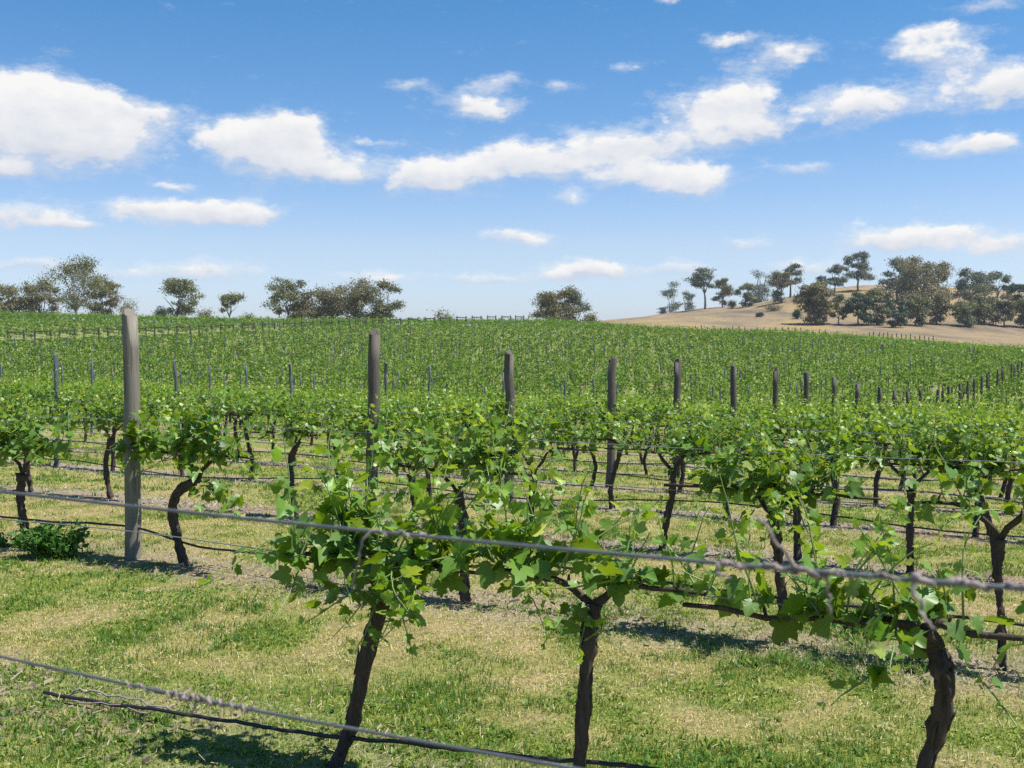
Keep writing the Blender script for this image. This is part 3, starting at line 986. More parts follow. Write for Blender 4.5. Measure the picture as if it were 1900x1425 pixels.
# slimmer blue-grey posts standing every few metres along the rows
slim = []
for k in range(1, 46):
    p = ROW0 + ROWS * (k + 1)
    for j in range(1, 14):
        t = post_t(k) + 7.4 * j + pr.normal(0, .35)
        xy = NV * p + RV * t
        u = xy[0] / xy[1]
        if abs(u) < .52 and upper(*xy) < -4 and xy[1] < crest(u):
            slim.append((xy[1], k, j, p, t))
slim.sort()
for (Y, k, j, p, t) in slim[:230]:
    o = link('trellis_post', slim_meshes[int(pr.integers(3))])
    o.location = pt(p, t)
    o.rotation_euler = (pr.normal(0, .02), pr.normal(0, .02), pr.uniform(0, 6))
    o.scale = (1, 1, pr.uniform(.94, 1.06))
    tag(o, '%s slim blue-grey post leftwards along the row of the %s wooden post' % (ORD[j], ORD[k + 1]), 'post', 'slim trellis posts inside the vine rows')
mb = MB()
for (Y, k, j, p, t) in slim[230:]:
    b = pt(p, t)
    mb.box((b.x, b.y, b.z + .8), (.08, .08, 1.75), .3)
if mb.n:
    tag(mb.build('far_trellis_posts', M['steel'], smooth=False), 'tiny grey trellis posts scattered over the far slope', 'posts', kind='stuff')

# row-end posts against the tan paddock, and the braced end assemblies of the upper block
def pixel_on(f, x, y, lo, hi):
    d = pix(x, y)
    k = np.arange(lo, hi, .5)
    X, Y, Z = d[0] * k, d[1] * k, d[2] * k + CAMZ
    hit = np.nonzero(Z <= f(X, Y))[0]
    i = hit[0] if len(hit) else len(k) - 1
    return Vector((X[i], Y[i], float(f(X[i], Y[i]))))


end_mesh = MB(); end_mesh.tube(np.array([(0, 0, -.2), (0, 0, .9), (0, 0, 1.55), (0, 0, 1.6)]), [.07, .068, .066, .055], 8, .02)
end_me = end_mesh.mesh('end_post', M['brace_wood'])
k = 0
for x in list(np.arange(1290, 1540, 11.5)) + list(np.arange(1612, 1735, 8.5)):
    u = (x - 950) / FPX
    Y = float(crest(u)) + 5
    b = Vector((u * Y, Y, float(ground(u * Y, Y))))
    o = link('end_post', end_me); o.location = b
    o.scale = (1, 1, pr.uniform(.9, 1.1) * (1.0 if x < 1560 else 1.12)); o.rotation_euler = (pr.normal(0, .03), pr.normal(0, .03), 0)
    k += 1
    tag(o, '%s tiny row-end post from the left along the vineyard edge below the tan hill' % ORD[k], 'post', 'row-end posts along the vineyard edge')

bl = np.linalg.norm(SB - SA)
s = -6.0; k = 0
proto_brace = None
while s < bl + 16:
    xy = SA + SD * s
    b = Vector((xy[0], xy[1], float(ground(*xy))))
    br = empty('end_brace', b, math.atan2(SD[1], SD[0]) + pr.normal(0, .03))
    if proto_brace is None:
        pm = MB(); pm.tube(np.array([(0, 0, -.2), (0, 0, .9), (0, 0, 1.75), (0, 0, 1.8)]), [.10, .10, .095, .08], 8, .02)
        rm = MB(); rm.tube(np.array([(-.85, 0, 0), (0, 0, .01), (.85, 0, 0)]), .075, 8, .02)
        proto_brace = (pm.mesh('post', M['brace_wood']), rm.mesh('rail', M['brace_wood']))
    for sx in (-.9, .9):
        c = link('post', proto_brace[0], br); c.location = (sx, 0, 0)
    c = link('rail', proto_brace[1], br); c.location = (0, 0, 1.55)
    c = link('rail', proto_brace[1], br); c.location = (0, 0, .62); c.rotation_euler = (0, pr.normal(0, .03), 0)
    k += 1
    tag(br, '%s dark braced pair of end posts from the left across the far slope' % ORD[k], 'end post brace', 'braced end posts along the upper vine block')
    s += 2.95 + pr.normal(0, .12)

# ------------------------------------------------------------------ wires and drip pipes
def line_thing(name, p, t0, t1, hfun, r, mat, label, cat, group, n=90, wob=.0, seed=0, sides=6):
    rng = np.random.default_rng(seed)
    ts = np.linspace(t0, t1, n)
    hs = np.array([hfun(t) for t in ts])
    w = np.cumsum(rng.normal(0, wob, n)); w -= np.linspace(0, w[-1], n)
    x = NV[0] * p + RV[0] * ts; y = NV[1] * p + RV[1] * ts
    z0 = np.array([pt(p, t0).z, pt(p, t1).z])
    z = ground(x, y) + hs + w
    mb = MB(); mb.tube(np.stack([x, y, z], 1), r, sides)
    o = mb.build(name, mat)
    tag(o, label, cat, group)
    return o


ROWN = ['front', 'second', 'third', 'fourth', 'fifth', 'sixth', 'seventh', 'eighth']
for i in range(8):
    p = ROW0 + ROWS * i
    t0, t1 = -.12 * p - .6, 1.36 * p + .8
    if i == 0:
        hp = lambda t: np.interp(t, [-1.5, 1.4, 2.4, 3.95, 4.6], [.22, .21, .13, .03, .015])
        t1 = 3.98
    elif i == 1:
        hp = lambda t: np.interp(t, [-1, 1.3, 2.7, 4.0, 5.4, 6.0, 7.0, 9], [.25, .26, .30, .14, .15, .24, .23, .2])
    else:
        hp = lambda t, i=i: .36 + .035 * math.sin(t * 1.7 + i * 2)
    line_thing('drip_pipe', p, t0, t1, hp, .0085 if i < 2 else .0062, M['pipe'], 'black irrigation pipe strung low along the %s vine row' % ROWN[i], 'pipe', 'irrigation pipes along the vine rows', 110, .003, 300 + i)
    line_thing('cordon_wire', p, t0, t1 + 1, lambda t: .79, .0024, M['wire_thin'], 'thin grey wire carrying the vine arms of the %s row' % ROWN[i], 'wire', 'wires carrying the vine arms', 40, .001, 400 + i)
    if 0 < i < 5:
        line_thing('foliage_wire', p, t0, t1, lambda t: 1.03, .002, M['wire_thin'], 'thin grey wire through the leaf tops of the %s vine row' % ROWN[i], 'wire', 'wires through the leaf tops', 40, .001, 500 + i)

# two wires of the row right below the camera, with last season's dry tendrils
PA = .82
def near_wire(y0, y1, x0, x1, label, seed):
    a = at_plane(x0, y0, PA); b = at_plane(x1, y1, PA)
    d = b - a
    rng = np.random.default_rng(seed)
    f = np.concatenate([np.linspace(-6, -.2, 30), np.linspace(-.19, 1.6, 220)])
    path = np.array([tuple(a + d * q) for q in f])
    path[:, 2] += -.004 * np.sin(np.clip(f, 0, 1) * PI)
    mb = MB(); mb.tube(path, .0017, 8, .05, rng)
    # second strand twisted round the first
    ph = f * d.length / .035
    off = np.stack([np.zeros_like(ph), np.cos(ph), np.sin(ph)], 1) * .0008
    mb.tube(path + off, .0011, 5, 0, rng)
    o = mb.build('trellis_wire', M['wire'])
    tag(o, label, 'wire', 'bare wires just below the camera')
    return o, a, d


def wrap(o, a, d, f0, f1, turns, r, thick, seed, tail=None):
    """a dry tendril wound round the wire, with an optional hanging tail (offsets in metres)"""
    rng = np.random.default_rng(seed)
    n = int(turns * 12) + 16
    q = np.linspace(f0, f1, n); th = np.linspace(0, turns * 2 * PI, n)
    dn = np.array(d.normalized()); e1 = np.array([0, 0, 1.0]); e2 = np.cross(dn, e1)
    path = np.array([tuple(a + d * x) for x in q]) + r * (1 + rng.normal(0, .18, n))[:, None] * (np.cos(th)[:, None] * e1 + np.sin(th)[:, None] * e2)
    path += rng.normal(0, .0007, (n, 3)); path[:, 2] -= .004 * np.sin(np.clip(q, 0, 1) * PI)
    mb = MB(); mb.tube(path, thick * np.clip(1 + rng.normal(0, .45, n), .45, 2.4), 6, .12, rng)
    if tail:
        base = path[0]
        pts = [base] + [base + dn * x + np.array([0, 0, z]) + e2 * y for x, y, z in tail]
        mb.tube(wobble_path(pts, 14, .0012, rng), np.linspace(thick * 1.1, thick * .55, 14), 6, .1, rng)
    mb.build('dry_tendril', M['dry_cane'], o)


o, a, d = near_wire(912, 1093, 0, 1900, 'upper grey wire crossing the whole foreground, wound with dry tendrils at right', 1)
X = lambda x: None
def fr(x, y0, y1, x0, x1):
    pa = at_plane(x0, y0, PA); pb = at_plane(x1, y1, PA)
    yy = y0 + (y1 - y0) * (x - x0) / (x1 - x0)
    return (at_plane(x, yy, PA) - pa).length / (pb - pa).length
fu = lambda x: fr(x, 912, 1093, 0, 1900)
wrap(o, a, d, fu(700), fu(790), 2, .0018, .0012, 2, [(-.012, .004, -.006), (-.018, .006, -.020), (-.016, .006, -.030), (-.026, .004, -.048), (-.028, .002, -.058)])
wrap(o, a, d, fu(1340), fu(1480), 1.6, .0017, .0017, 3, [(-.006, .006, -.010), (.008, .008, -.012)])
wrap(o, a, d, fu(1480), fu(1560), 1, .0018, .0017, 4, [(-.010, .004, .012), (-.022, .010, .028), (-.028, .012, .040)])
wrap(o, a, d, fu(1535), fu(1660), 1.3, .0016, .0013, 5, [(.0, -.004, -.016), (.002, -.006, -.034)])
wrap(o, a, d, fu(1690), fu(1905), 2.2, .0018, .0019, 6, [(.004, .004, -.014), (.010, .008, -.026), (.018, .010, -.034)])
wrap(o, a, d, fu(1640), fu(1720), 1, .0017, .0014, 7)
o, a, d = near_wire(1218, 1425, 0, 1060, 'lower grey wire cutting the bottom left foreground, with one dry tendril knot', 8)
fl = lambda x: fr(x, 1218, 1425, 0, 1060)
wrap(o, a, d, fl(365), fl(470), 5, .0026, .0013, 9, [(.0, .002, -.006), (-.004, .004, -.016), (-.010, .004, -.020)])
wrap(o, a, d, fl(310), fl(375), 4, .0026, .0015, 10)
wrap(o, a, d, fl(235), fl(290), 2, .0024, .0010, 11)

# a withered cane lying by the end of the front row pipe
mb = MB(); rng = np.random.default_rng(15)
b0 = pt(ROW0, 3.9)
c1 = [at_plane(118, 1318, ROW0), at_plane(135, 1302, ROW0 + .03), at_plane(190, 1296, ROW0 + .05), at_plane(275, 1300, ROW0 + .05), at_plane(330, 1308, ROW0 + .08)]
pc = np.array([tuple(v) for v in c1]); pc[:, 2] = ground(pc[:, 0], pc[:, 1]) + np.array([.01, .05, .06, .055, .02])
mb.tube(wobble_path(pc, 18, .005, rng), np.linspace(.005, .003, 18), 6, .1, rng)
mb.tube(wobble_path(pc[1:4] + np.array([.03, -.08, -.02]), 12, .006, rng), .003, 5, .1, rng)
tag(mb.build('dry_cane', M['dry_cane']), 'pale withered cane lying beside the end of the front row pipe', 'cane')

# ------------------------------------------------------------------ weeds
def weed(px, py, w, hgt, n, seed, label, leaf=.05, group=None):
    rng = np.random.default_rng(seed)
    b = pixel_on(ground, px, py, 2, 60)
    mb = MB(); st = MB()
    ns = max(8, n // 14)
    for _ in range(ns):
        a = rng.uniform(0, 2 * PI); r = w * math.sqrt(rng.random()) * .55
        tip = np.array([math.cos(a) * r * 1.7, math.sin(a) * r, hgt * rng.uniform(.5, 1) * (1 - .35 * (r / w) ** 2)])
        root_ = np.array([math.cos(a) * r * .6, math.sin(a) * r * .5, -.01])
        path = wobble_path([root_, (root_ + tip) / 2 + np.array([0, 0, .03]), tip], 7, .006, rng)
        st.tube(path, .003, 4, 0, rng, .5, False)
        k = n // ns
        O = path[rng.integers(1, 7, k)] + rng.normal(0, .022, (k, 3)); O[:, 2] = np.maximum(O[:, 2], .004)
        put_leaves(mb, O, rng.normal(0, 1, (k, 3)), rng.normal(0, .5, (k, 3)) + np.array([0, 0, .9]), leaf * rng.uniform(.5, 1.2, k), rng.random(k), True, rng)
    root = empty('weed', b, 0)
    mb.build('leaves', M['weed_leaf'], root)
    st.build('stems', M['shoot'], root)
    tag(root, label, 'weed', group)


weed(98, 1035, .30, .25, 1300, 51, 'low bushy green weed at the foot of the leftmost second row vine', .036)
weed(20, 1035, .2, .1, 200, 52, 'small flat weed at the left picture edge beside the bushy weed', .035)
weed(1590, 1210, .2, .09, 140, 55, 'low weed patch beside the crooked vine head', .03)

# ------------------------------------------------------------------ gum trees
def gum(b, hgt, wid, seed, leaf, bark, label, kind='open', lean=0.0, group='trees on the skyline', lo=.38, n_cl=None, leafsz=.34, dens=70, limb=1.0):
    """eucalypt: tapered trunk, forking limbs, separate leaf clumps with sky between them"""
    rng = np.random.default_rng(seed)
    tr, cr = MB(), MB()
    R = wid / 2
    if kind == 'open':
        nl = n_cl or 16
        fork = hgt * lo * .75
    else:
        nl = n_cl or 30
        fork = hgt * .18
    r0 = max(.1, hgt * .022)
    tb = np.array([0, 0, -.6]); tf = np.array([lean * fork * .6, 0, fork])
    tpath = wobble_path([tb, tf * .5 + np.array([rng.normal(0, .15), 0, 0]), tf], 8, .03 * hgt / 10, rng)
    tr.tube(tpath, np.linspace(r0 * 1.3, r0 * .85, 8), 8, .05, rng)
    limbs = []
    nm = int(rng.integers(4, 6))
    for j in range(nm):
        a = 2 * PI * j / nm + rng.normal(0, .4)
        rl = R * rng.uniform(.35, .75)
        e = np.array([math.cos(a) * rl + lean * hgt * .5, math.sin(a) * rl * .8, hgt * rng.uniform(lo + .15, .85)])
        path = wobble_path([tf, tf + (e - tf) * .45 + np.array([0, 0, .06 * hgt]), e], 8, .02 * hgt / 10 + .05, rng)
        tr.tube(path, np.linspace(r0 * .6 * limb, r0 * .2 * limb, 8), 6, .05, rng)
        limbs.append(path)
    allp = np.concatenate(limbs)
    C = []
    for j in range(nl):
        for _ in range(40):
            a = rng.uniform(0, 2 * PI)
            if kind == 'open':
                hz = rng.uniform(lo, .96)
                rmax = R * math.sin(PI * min(1, max(.12, (hz - lo + .14) / (1.14 - lo)))) ** .6
                rad_ = rmax * math.sqrt(rng.uniform(.05, 1)) * .86
            else:
                hz = rng.uniform(.10, .93)
                rmax = R * (1 - max(0, hz - .45) ** 2 * 2.6) ** .5 if hz > .45 else R * (.86 + .3 * hz)
                rad_ = rmax * math.sqrt(rng.uniform(.1, 1)) * .86
            c = np.array([math.cos(a) * rad_ + lean * hgt * hz * .8, math.sin(a) * rad_, hz * hgt])
            if all(np.linalg.norm((c - k[0]) * (1, .6, 1.3)) > .62 * k[1] for k in C): break
        rc = rng.uniform(.75, 1.3) * (.17 if kind == 'open' else .19) * (wid + hgt) / 2
        rc = min(rc, R * .62)
        c[2] = min(c[2], hgt - rc * .5)
        C.append((c, rc))
        q = allp[np.argmin(np.linalg.norm(allp - c, axis=1))]
        tr.tube(wobble_path([q, (q + c) / 2 + np.array([0, 0, -.03 * hgt]), c - np.array([0, 0, rc * .2])], 5, .04, rng), np.linspace(r0 * .24 * limb, r0 * .08 * limb, 5), 5, 0, rng)
    tone = rng.normal(0, .09, len(C))
    for (c, rc), tn in zip(C, tone):
        n = int(dens * (rc / .5) ** 1.25 * (1.0 if kind == 'open' else 1.15)) + 30
        n = min(n, 420)
        # several leaf sprays make up each clump
        ns = 6
        sc = nrm(rng.normal(0, 1, (ns, 3))) * rc * rng.uniform(.3, .75, (ns, 1)) * np.array([1.1, 1.1, .6])
        which = rng.integers(0, ns, n)
        o = c + sc[which] + rng.normal(0, 1, (n, 3)) * rc * .28 * np.array([1.1, 1.1, .62])
        dd = rng.normal(0, .7, (n, 3)) + np.array([0, 0, -.9])
        nn = nrm(o - c) * 1.0 + rng.normal(0, .5, (n, 3)) + np.array([0, 0, .55])
        d_ = nrm(dd); n_ = nrm(nn - d_ * (nn * d_).sum(1, keepdims=True)); b_ = np.cross(d_, n_)
        s_ = (leafsz * rng.uniform(.55, 1.35, n))[:, None]
        V = np.stack([o, o + b_ * s_ * .34 + d_ * s_ * .45, o + d_ * s_, o - b_ * s_ * .34 + d_ * s_ * .45], 1).reshape(-1, 3)
        k = np.arange(n) * 4
        t = np.clip(.42 + tn + rng.normal(0, .17, n), 0, 1)
        cr.add(V, np.stack([k, k + 1, k + 2, k + 3], 1), np.repeat(t, 4))
    root = empty('gum_tree', b, 0)
    tr.build('trunk', M[bark], root)
    cr.build('crown', M[leaf], root, smooth=False)
    tag(root, label, 'tree', group)


def shrub(b, hgt, wid, seed, leaf, label, group='shrubs among the distant trees'):
    rng = np.random.default_rng(seed)
    cr, st = MB(), MB()
    for j in range(9):
        a = rng.uniform(0, 2 * PI); r = wid * .34 * math.sqrt(rng.random())
        c = np.array([math.cos(a) * r, math.sin(a) * r, hgt * rng.uniform(.25, .72)])
        st.tube(np.array([(0, 0, -.3), tuple(c * .5), tuple(c)]), [.08, .05, .03], 5)
        n = 150
        o = c + rng.normal(0, 1, (n, 3)) * np.array([wid * .15, wid * .15, hgt * .15])
        o[:, 2] = np.clip(o[:, 2], .05, hgt)
        d_ = nrm(rng.normal(0, 1, (n, 3))); nn = nrm(o - np.array([0, 0, hgt * .3])) + rng.normal(0, .5, (n, 3)) + np.array([0, 0, .5])
        n_ = nrm(nn - d_ * (nn * d_).sum(1, keepdims=True)); b_ = np.cross(d_, n_)
        s_ = (.32 * rng.uniform(.6, 1.3, n))[:, None]
        V = np.stack([o, o + b_ * s_ * .3 + d_ * s_ * .45, o + d_ * s_, o - b_ * s_ * .3 + d_ * s_ * .45], 1).reshape(-1, 3)
        k = np.arange(n) * 4
        cr.add(V, np.stack([k, k + 1, k + 2, k + 3], 1), np.repeat(np.clip(rng.normal(.42, .2, n), 0, 1), 4))
    root = empty('shrub', b, 0)
    st.build('stems', M['gum_bark_dark'], root); cr.build('foliage', M[leaf], root, smooth=False)
    tag(root, label, 'shrub', group)


def skyline(x, ytop, wpx, Y, seed, leaf, bark, label, kind='open', lean=0, **kw):
    X = (x - 950) / FPX * Y
    gz = float(ground(X, Y))
    d = pix(x, ytop); top = CAMZ + d[2] / d[1] * Y
    gum(Vector((X, Y, gz)), top - gz, wpx * Y / FPX, seed, leaf, bark, label, kind, lean, **kw)


G1 = 'gum trees behind the vineyard crest'
skyline(8, 528, 95, 232, 1, 'gum_brown', 'gum_bark_dark', 'brownish bushy gum tree cut by the left picture edge', 'bushy', group=G1)
skyline(78, 520, 80, 236, 2, 'gum_brown', 'gum_bark_dark', 'brown-green bushy gum tree left of the white-limbed gum', 'bushy', group=G1)
skyline(142, 478, 150, 228, 3, 'gum_olive', 'gum_bark', 'tall spreading gum tree with bare white limbs, largest on the left skyline', 'open', .03, group=G1, lo=.30, n_cl=19, limb=1.7)
skyline(196, 520, 64, 234, 4, 'gum_brown', 'gum_bark_dark', 'dense brown gum tree at the right foot of the white-limbed gum', 'bushy', group=G1, n_cl=20)
skyline(330, 516, 96, 222, 5, 'gum_olive', 'gum_bark_dark', 'rounded olive gum tree standing alone right of the big pale post', 'open', .0, group=G1, lo=.32, n_cl=18)
skyline(426, 542, 58, 216, 6, 'gum_olive', 'gum_bark_dark', 'small gum tree with a drooping flat crown between larger gums', 'open', .06, group=G1, lo=.42, n_cl=9)
skyline(536, 512, 84, 214, 7, 'gum_olive', 'gum_bark_dark', 'open-crowned gum tree with sky gaps at the left of the broad brown clump', 'open', -.02, group=G1, lo=.36, n_cl=14)
skyline(592, 533, 96, 218, 8, 'gum_brown', 'gum_bark_dark', 'low brown gum tree at the left of the broad clump', 'bushy', group=G1)
skyline(660, 517, 112, 216, 9, 'gum_brown', 'gum_bark_dark', 'wide brown-olive gum tree, the middle of the broad clump', 'bushy', group=G1, n_cl=34)
skyline(713, 520, 72, 214, 10, 'gum_olive', 'gum_bark_dark', 'thin feathery gum tree at the right end of the broad clump', 'open', .08, group=G1, lo=.25, n_cl=13)
skyline(1030, 530, 95, 206, 11, 'gum_brown', 'gum_bark_dark', 'dense gum tree on the crest just left of the tan hill', 'bushy', group=G1, n_cl=24)
skyline(1068, 537, 66, 208, 12, 'gum_blue', 'gum_bark_dark', 'thin grey-green gum tree joined to the right of the dense crest gum', 'open', .02, group=G1, lo=.25, n_cl=12)


def sky_shrub(x, ytop, wpx, Y, seed, leaf, label):
    X = (x - 950) / FPX * Y; gz = float(ground(X, Y)); d = pix(x, ytop)
    shrub(Vector((X, Y, gz)), CAMZ + d[2] / d[1] * Y - gz, wpx * Y / FPX, seed, leaf, label)


sky_shrub(241, 553, 46, 225, 61, 'gum_brown', 'round dull shrub on the skyline just right of the big pale post top')
sky_shrub(386, 570, 36, 214, 62, 'gum_brown', 'round brown shrub left of the drooping flat-crowned gum')
sky_shrub(462, 578, 26, 212, 63, 'gum_brown', 'tiny shrub right of the drooping flat-crowned gum')
sky_shrub(300, 568, 22, 212, 64, 'gum_dark', 'small dark shrub at the left foot of the lone olive gum')
sky_shrub(820, 570, 42, 205, 65, 'gum_olive', 'low sparse shrub alone on the crest left of the braced end posts')
sky_shrub(1092, 572, 28, 205, 66, 'gum_brown', 'small shrub at the right foot of the crest gum')


G2 = 'gum trees on the tan hill'
def hill_tree(x, ytop, ybase, wpx, seed, leaf, bark, label, kind='open', lean=0, **kw):
    b = pixel_on(hill, x, ybase, 150, 480)
    d = pix(x, ytop); top = CAMZ + d[2] / d[1] * b.y
    kw.setdefault('dens', 60); kw.setdefault('leafsz', .46)
    gum(b, top - b.z, wpx * b.y / FPX, seed, leaf, bark, label, kind, lean, group=G2, **kw)


HT = [
    (1245, 522, 578, 40, 'gum_blue', 'open', .0, 'leftmost gum tree on the tan hill, with a bare lower trunk', dict(lo=.34, n_cl=11)),
    (1276, 532, 570, 28, 'gum_blue', 'open', .03, 'small thin gum tree second from the left on the tan hill', dict(lo=.4, n_cl=7)),
    (1308, 497, 574, 56, 'gum_blue', 'open', -.05, 'tall gum tree with a slanting trunk and wide airy crown', dict(lo=.5, n_cl=13)),
    (1341, 513, 570, 36, 'gum_brown', 'bushy', 0, 'narrow brownish gum tree right of the slanting one', dict(n_cl=14)),
    (1409, 490, 556, 46, 'gum_blue', 'open', .04, 'tall gum tree with a high crown left of the brush heap', dict(lo=.42, n_cl=13)),
    (1384, 524, 570, 40, 'gum_olive', 'bushy', 0, 'low green gum tree at the foot of the high-crowned one', dict(n_cl=14)),
    (1449, 500, 562, 42, 'gum_brown', 'bushy', 0, 'rounded brownish gum tree standing over the brush heap', dict(n_cl=16)),
    (1466, 484, 552, 40, 'gum_blue', 'open', .05, 'tall blue-grey gum tree leaning right behind the rounded brownish one', dict(lo=.42, n_cl=11)),
    (1512, 522, 602, 70, 'gum_brown', 'bushy', 0, 'wide brown gum tree at the left end of the big grove', dict(n_cl=26)),
    (1524, 508, 560, 40, 'gum_blue', 'open', 0, 'grey gum tree top showing above the left end of the grove', dict(lo=.3, n_cl=9)),
    (1549, 487, 548, 44, 'gum_blue', 'open', 0, 'medium gum tree left of the highest airy crown on the ridge', dict(lo=.3, n_cl=12)),
    (1592, 466, 540, 64, 'gum_blue', 'open', .02, 'highest airy-crowned gum tree on the ridge', dict(lo=.34, n_cl=18)),
    (1556, 545, 602, 44, 'gum_olive', 'open', 0, 'slender olive gum tree at the front of the grove, near its left end', dict(lo=.25, n_cl=12)),
    (1592, 540, 604, 44, 'gum_dark', 'bushy', 0, 'dark green dense tree in the front of the grove', dict(n_cl=18)),
    (1626, 536, 603, 52, 'gum_olive', 'bushy', 0, 'olive gum tree between the two darkest trees of the grove', dict(n_cl=20)),
    (1662, 558, 608, 38, 'gum_dark', 'bushy', 0, 'squat darkest tree at the lower edge of the grove', dict(n_cl=16)),
    (1664, 478, 560, 76, 'gum_blue', 'open', .02, 'broad grey-green gum tree at the top left of the tallest clump', dict(lo=.3, n_cl=20)),
    (1706, 477, 580, 92, 'gum_brown', 'bushy', 0, 'largest brown-topped gum tree in the middle of the tallest clump', dict(n_cl=34)),
    (1742, 483, 575, 54, 'gum_brown', 'bushy', 0, 'rounded brown gum tree at the right of the tallest clump', dict(n_cl=20)),
    (1700, 545, 604, 52, 'gum_olive', 'bushy', 0, 'grey-olive gum tree below the largest brown-topped one', dict(n_cl=20)),
    (1738, 540, 602, 46, 'gum_brown', 'bushy', 0, 'brown gum tree at the lower right of the tallest clump', dict(n_cl=18)),
    (1804, 497, 575, 66, 'gum_blue', 'bushy', 0, 'dense grey-green gum tree leading the right-hand group', dict(n_cl=22)),
    (1850, 500, 570, 50, 'gum_blue', 'open', .05, 'thin-limbed gum tree behind the right-hand group', dict(lo=.35, n_cl=11)),
    (1826, 525, 600, 60, 'gum_olive', 'bushy', 0, 'olive gum tree in the middle of the right-hand group', dict(n_cl=22)),
    (1790, 556, 606, 48, 'gum_olive', 'bushy', 0, 'low gum tree at the lower left of the right-hand group', dict(n_cl=18)),
    (1862, 545, 606, 44, 'gum_brown', 'open', 0, 'brownish open gum tree at the lower right of the right-hand group', dict(lo=.25, n_cl=14)),
    (1884, 522, 585, 36, 'gum_dark', 'bushy', 0, 'narrow dark tree close to the right picture edge', dict(n_cl=14)),
    (1900, 545, 608, 40, 'gum_olive', 'bushy', 0, 'gum tree cut by the right picture edge', dict(n_cl=16)),
]
for k, (x, yt, yb, w, leaf, kind, lean, lab, kw) in enumerate(HT):
    hill_tree(x, yt, yb, w, 200 + k, leaf, 'gum_bark_dark' if k % 3 else 'gum_bark', lab, kind, lean, **kw)
for k, (x, yt, yb, w, leaf, lab) in enumerate((
        (1434, 562, 577, 36, 'gum_brown', 'dark low brush heap on the open tan slope'),
        (1410, 580, 588, 13, 'gum_dark', 'small dark shrub on the slope below the brush heap'),
        (1285, 566, 573, 12, 'gum_dark', 'tiny dark shrub near the slanting-trunk gum'),
        (1360, 556, 572, 20, 'gum_brown', 'small shrub between the narrow brown gum and the low green gum'),
        (1478, 572, 592, 16, 'gum_dark', 'small shrub at the left tip of the grove'))):
    b = pixel_on(hill, x, yb, 150, 480); d = pix(x, yt)
    shrub(b, CAMZ + d[2] / d[1] * b.y - b.z, w * b.y / FPX, 80 + k, leaf, lab, 'shrubs on the tan hill')

# ------------------------------------------------------------------ sky with clouds, by direction
w = bpy.data.worlds.new('World'); scn.world = w; w.use_nodes = True
nt = w.node_tree; L = nt.links
for n in list(nt.nodes): nt.nodes.remove(n)
SUN_AZ = math.atan2(SUN[0], SUN[1]); SUN_EL = math.asin(SUN[2])
sky = N(nt, 'ShaderNodeTexSky', sky_type='NISHITA')
sky.sun_disc = False; sky.sun_elevation = SUN_EL; sky.sun_rotation = SUN_AZ
sky.altitude = 200; sky.air_density = 1.0; sky.dust_density = .6; sky.ozone_density = 2.2
tc = N(nt, 'ShaderNodeTexCoord')
sep = N(nt, 'ShaderNodeSeparateXYZ'); L.new(tc.outputs['Generated'], sep.inputs[0])
az = mathn(nt, 'ARCTAN2', sep.outputs[0], sep.outputs[1])
el = mathn(nt, 'ARCSINE', sep.outputs[2])
ae = N(nt, 'ShaderNodeCombineXYZ'); L.new(az, ae.inputs[0]); L.new(el, ae.inputs[1])
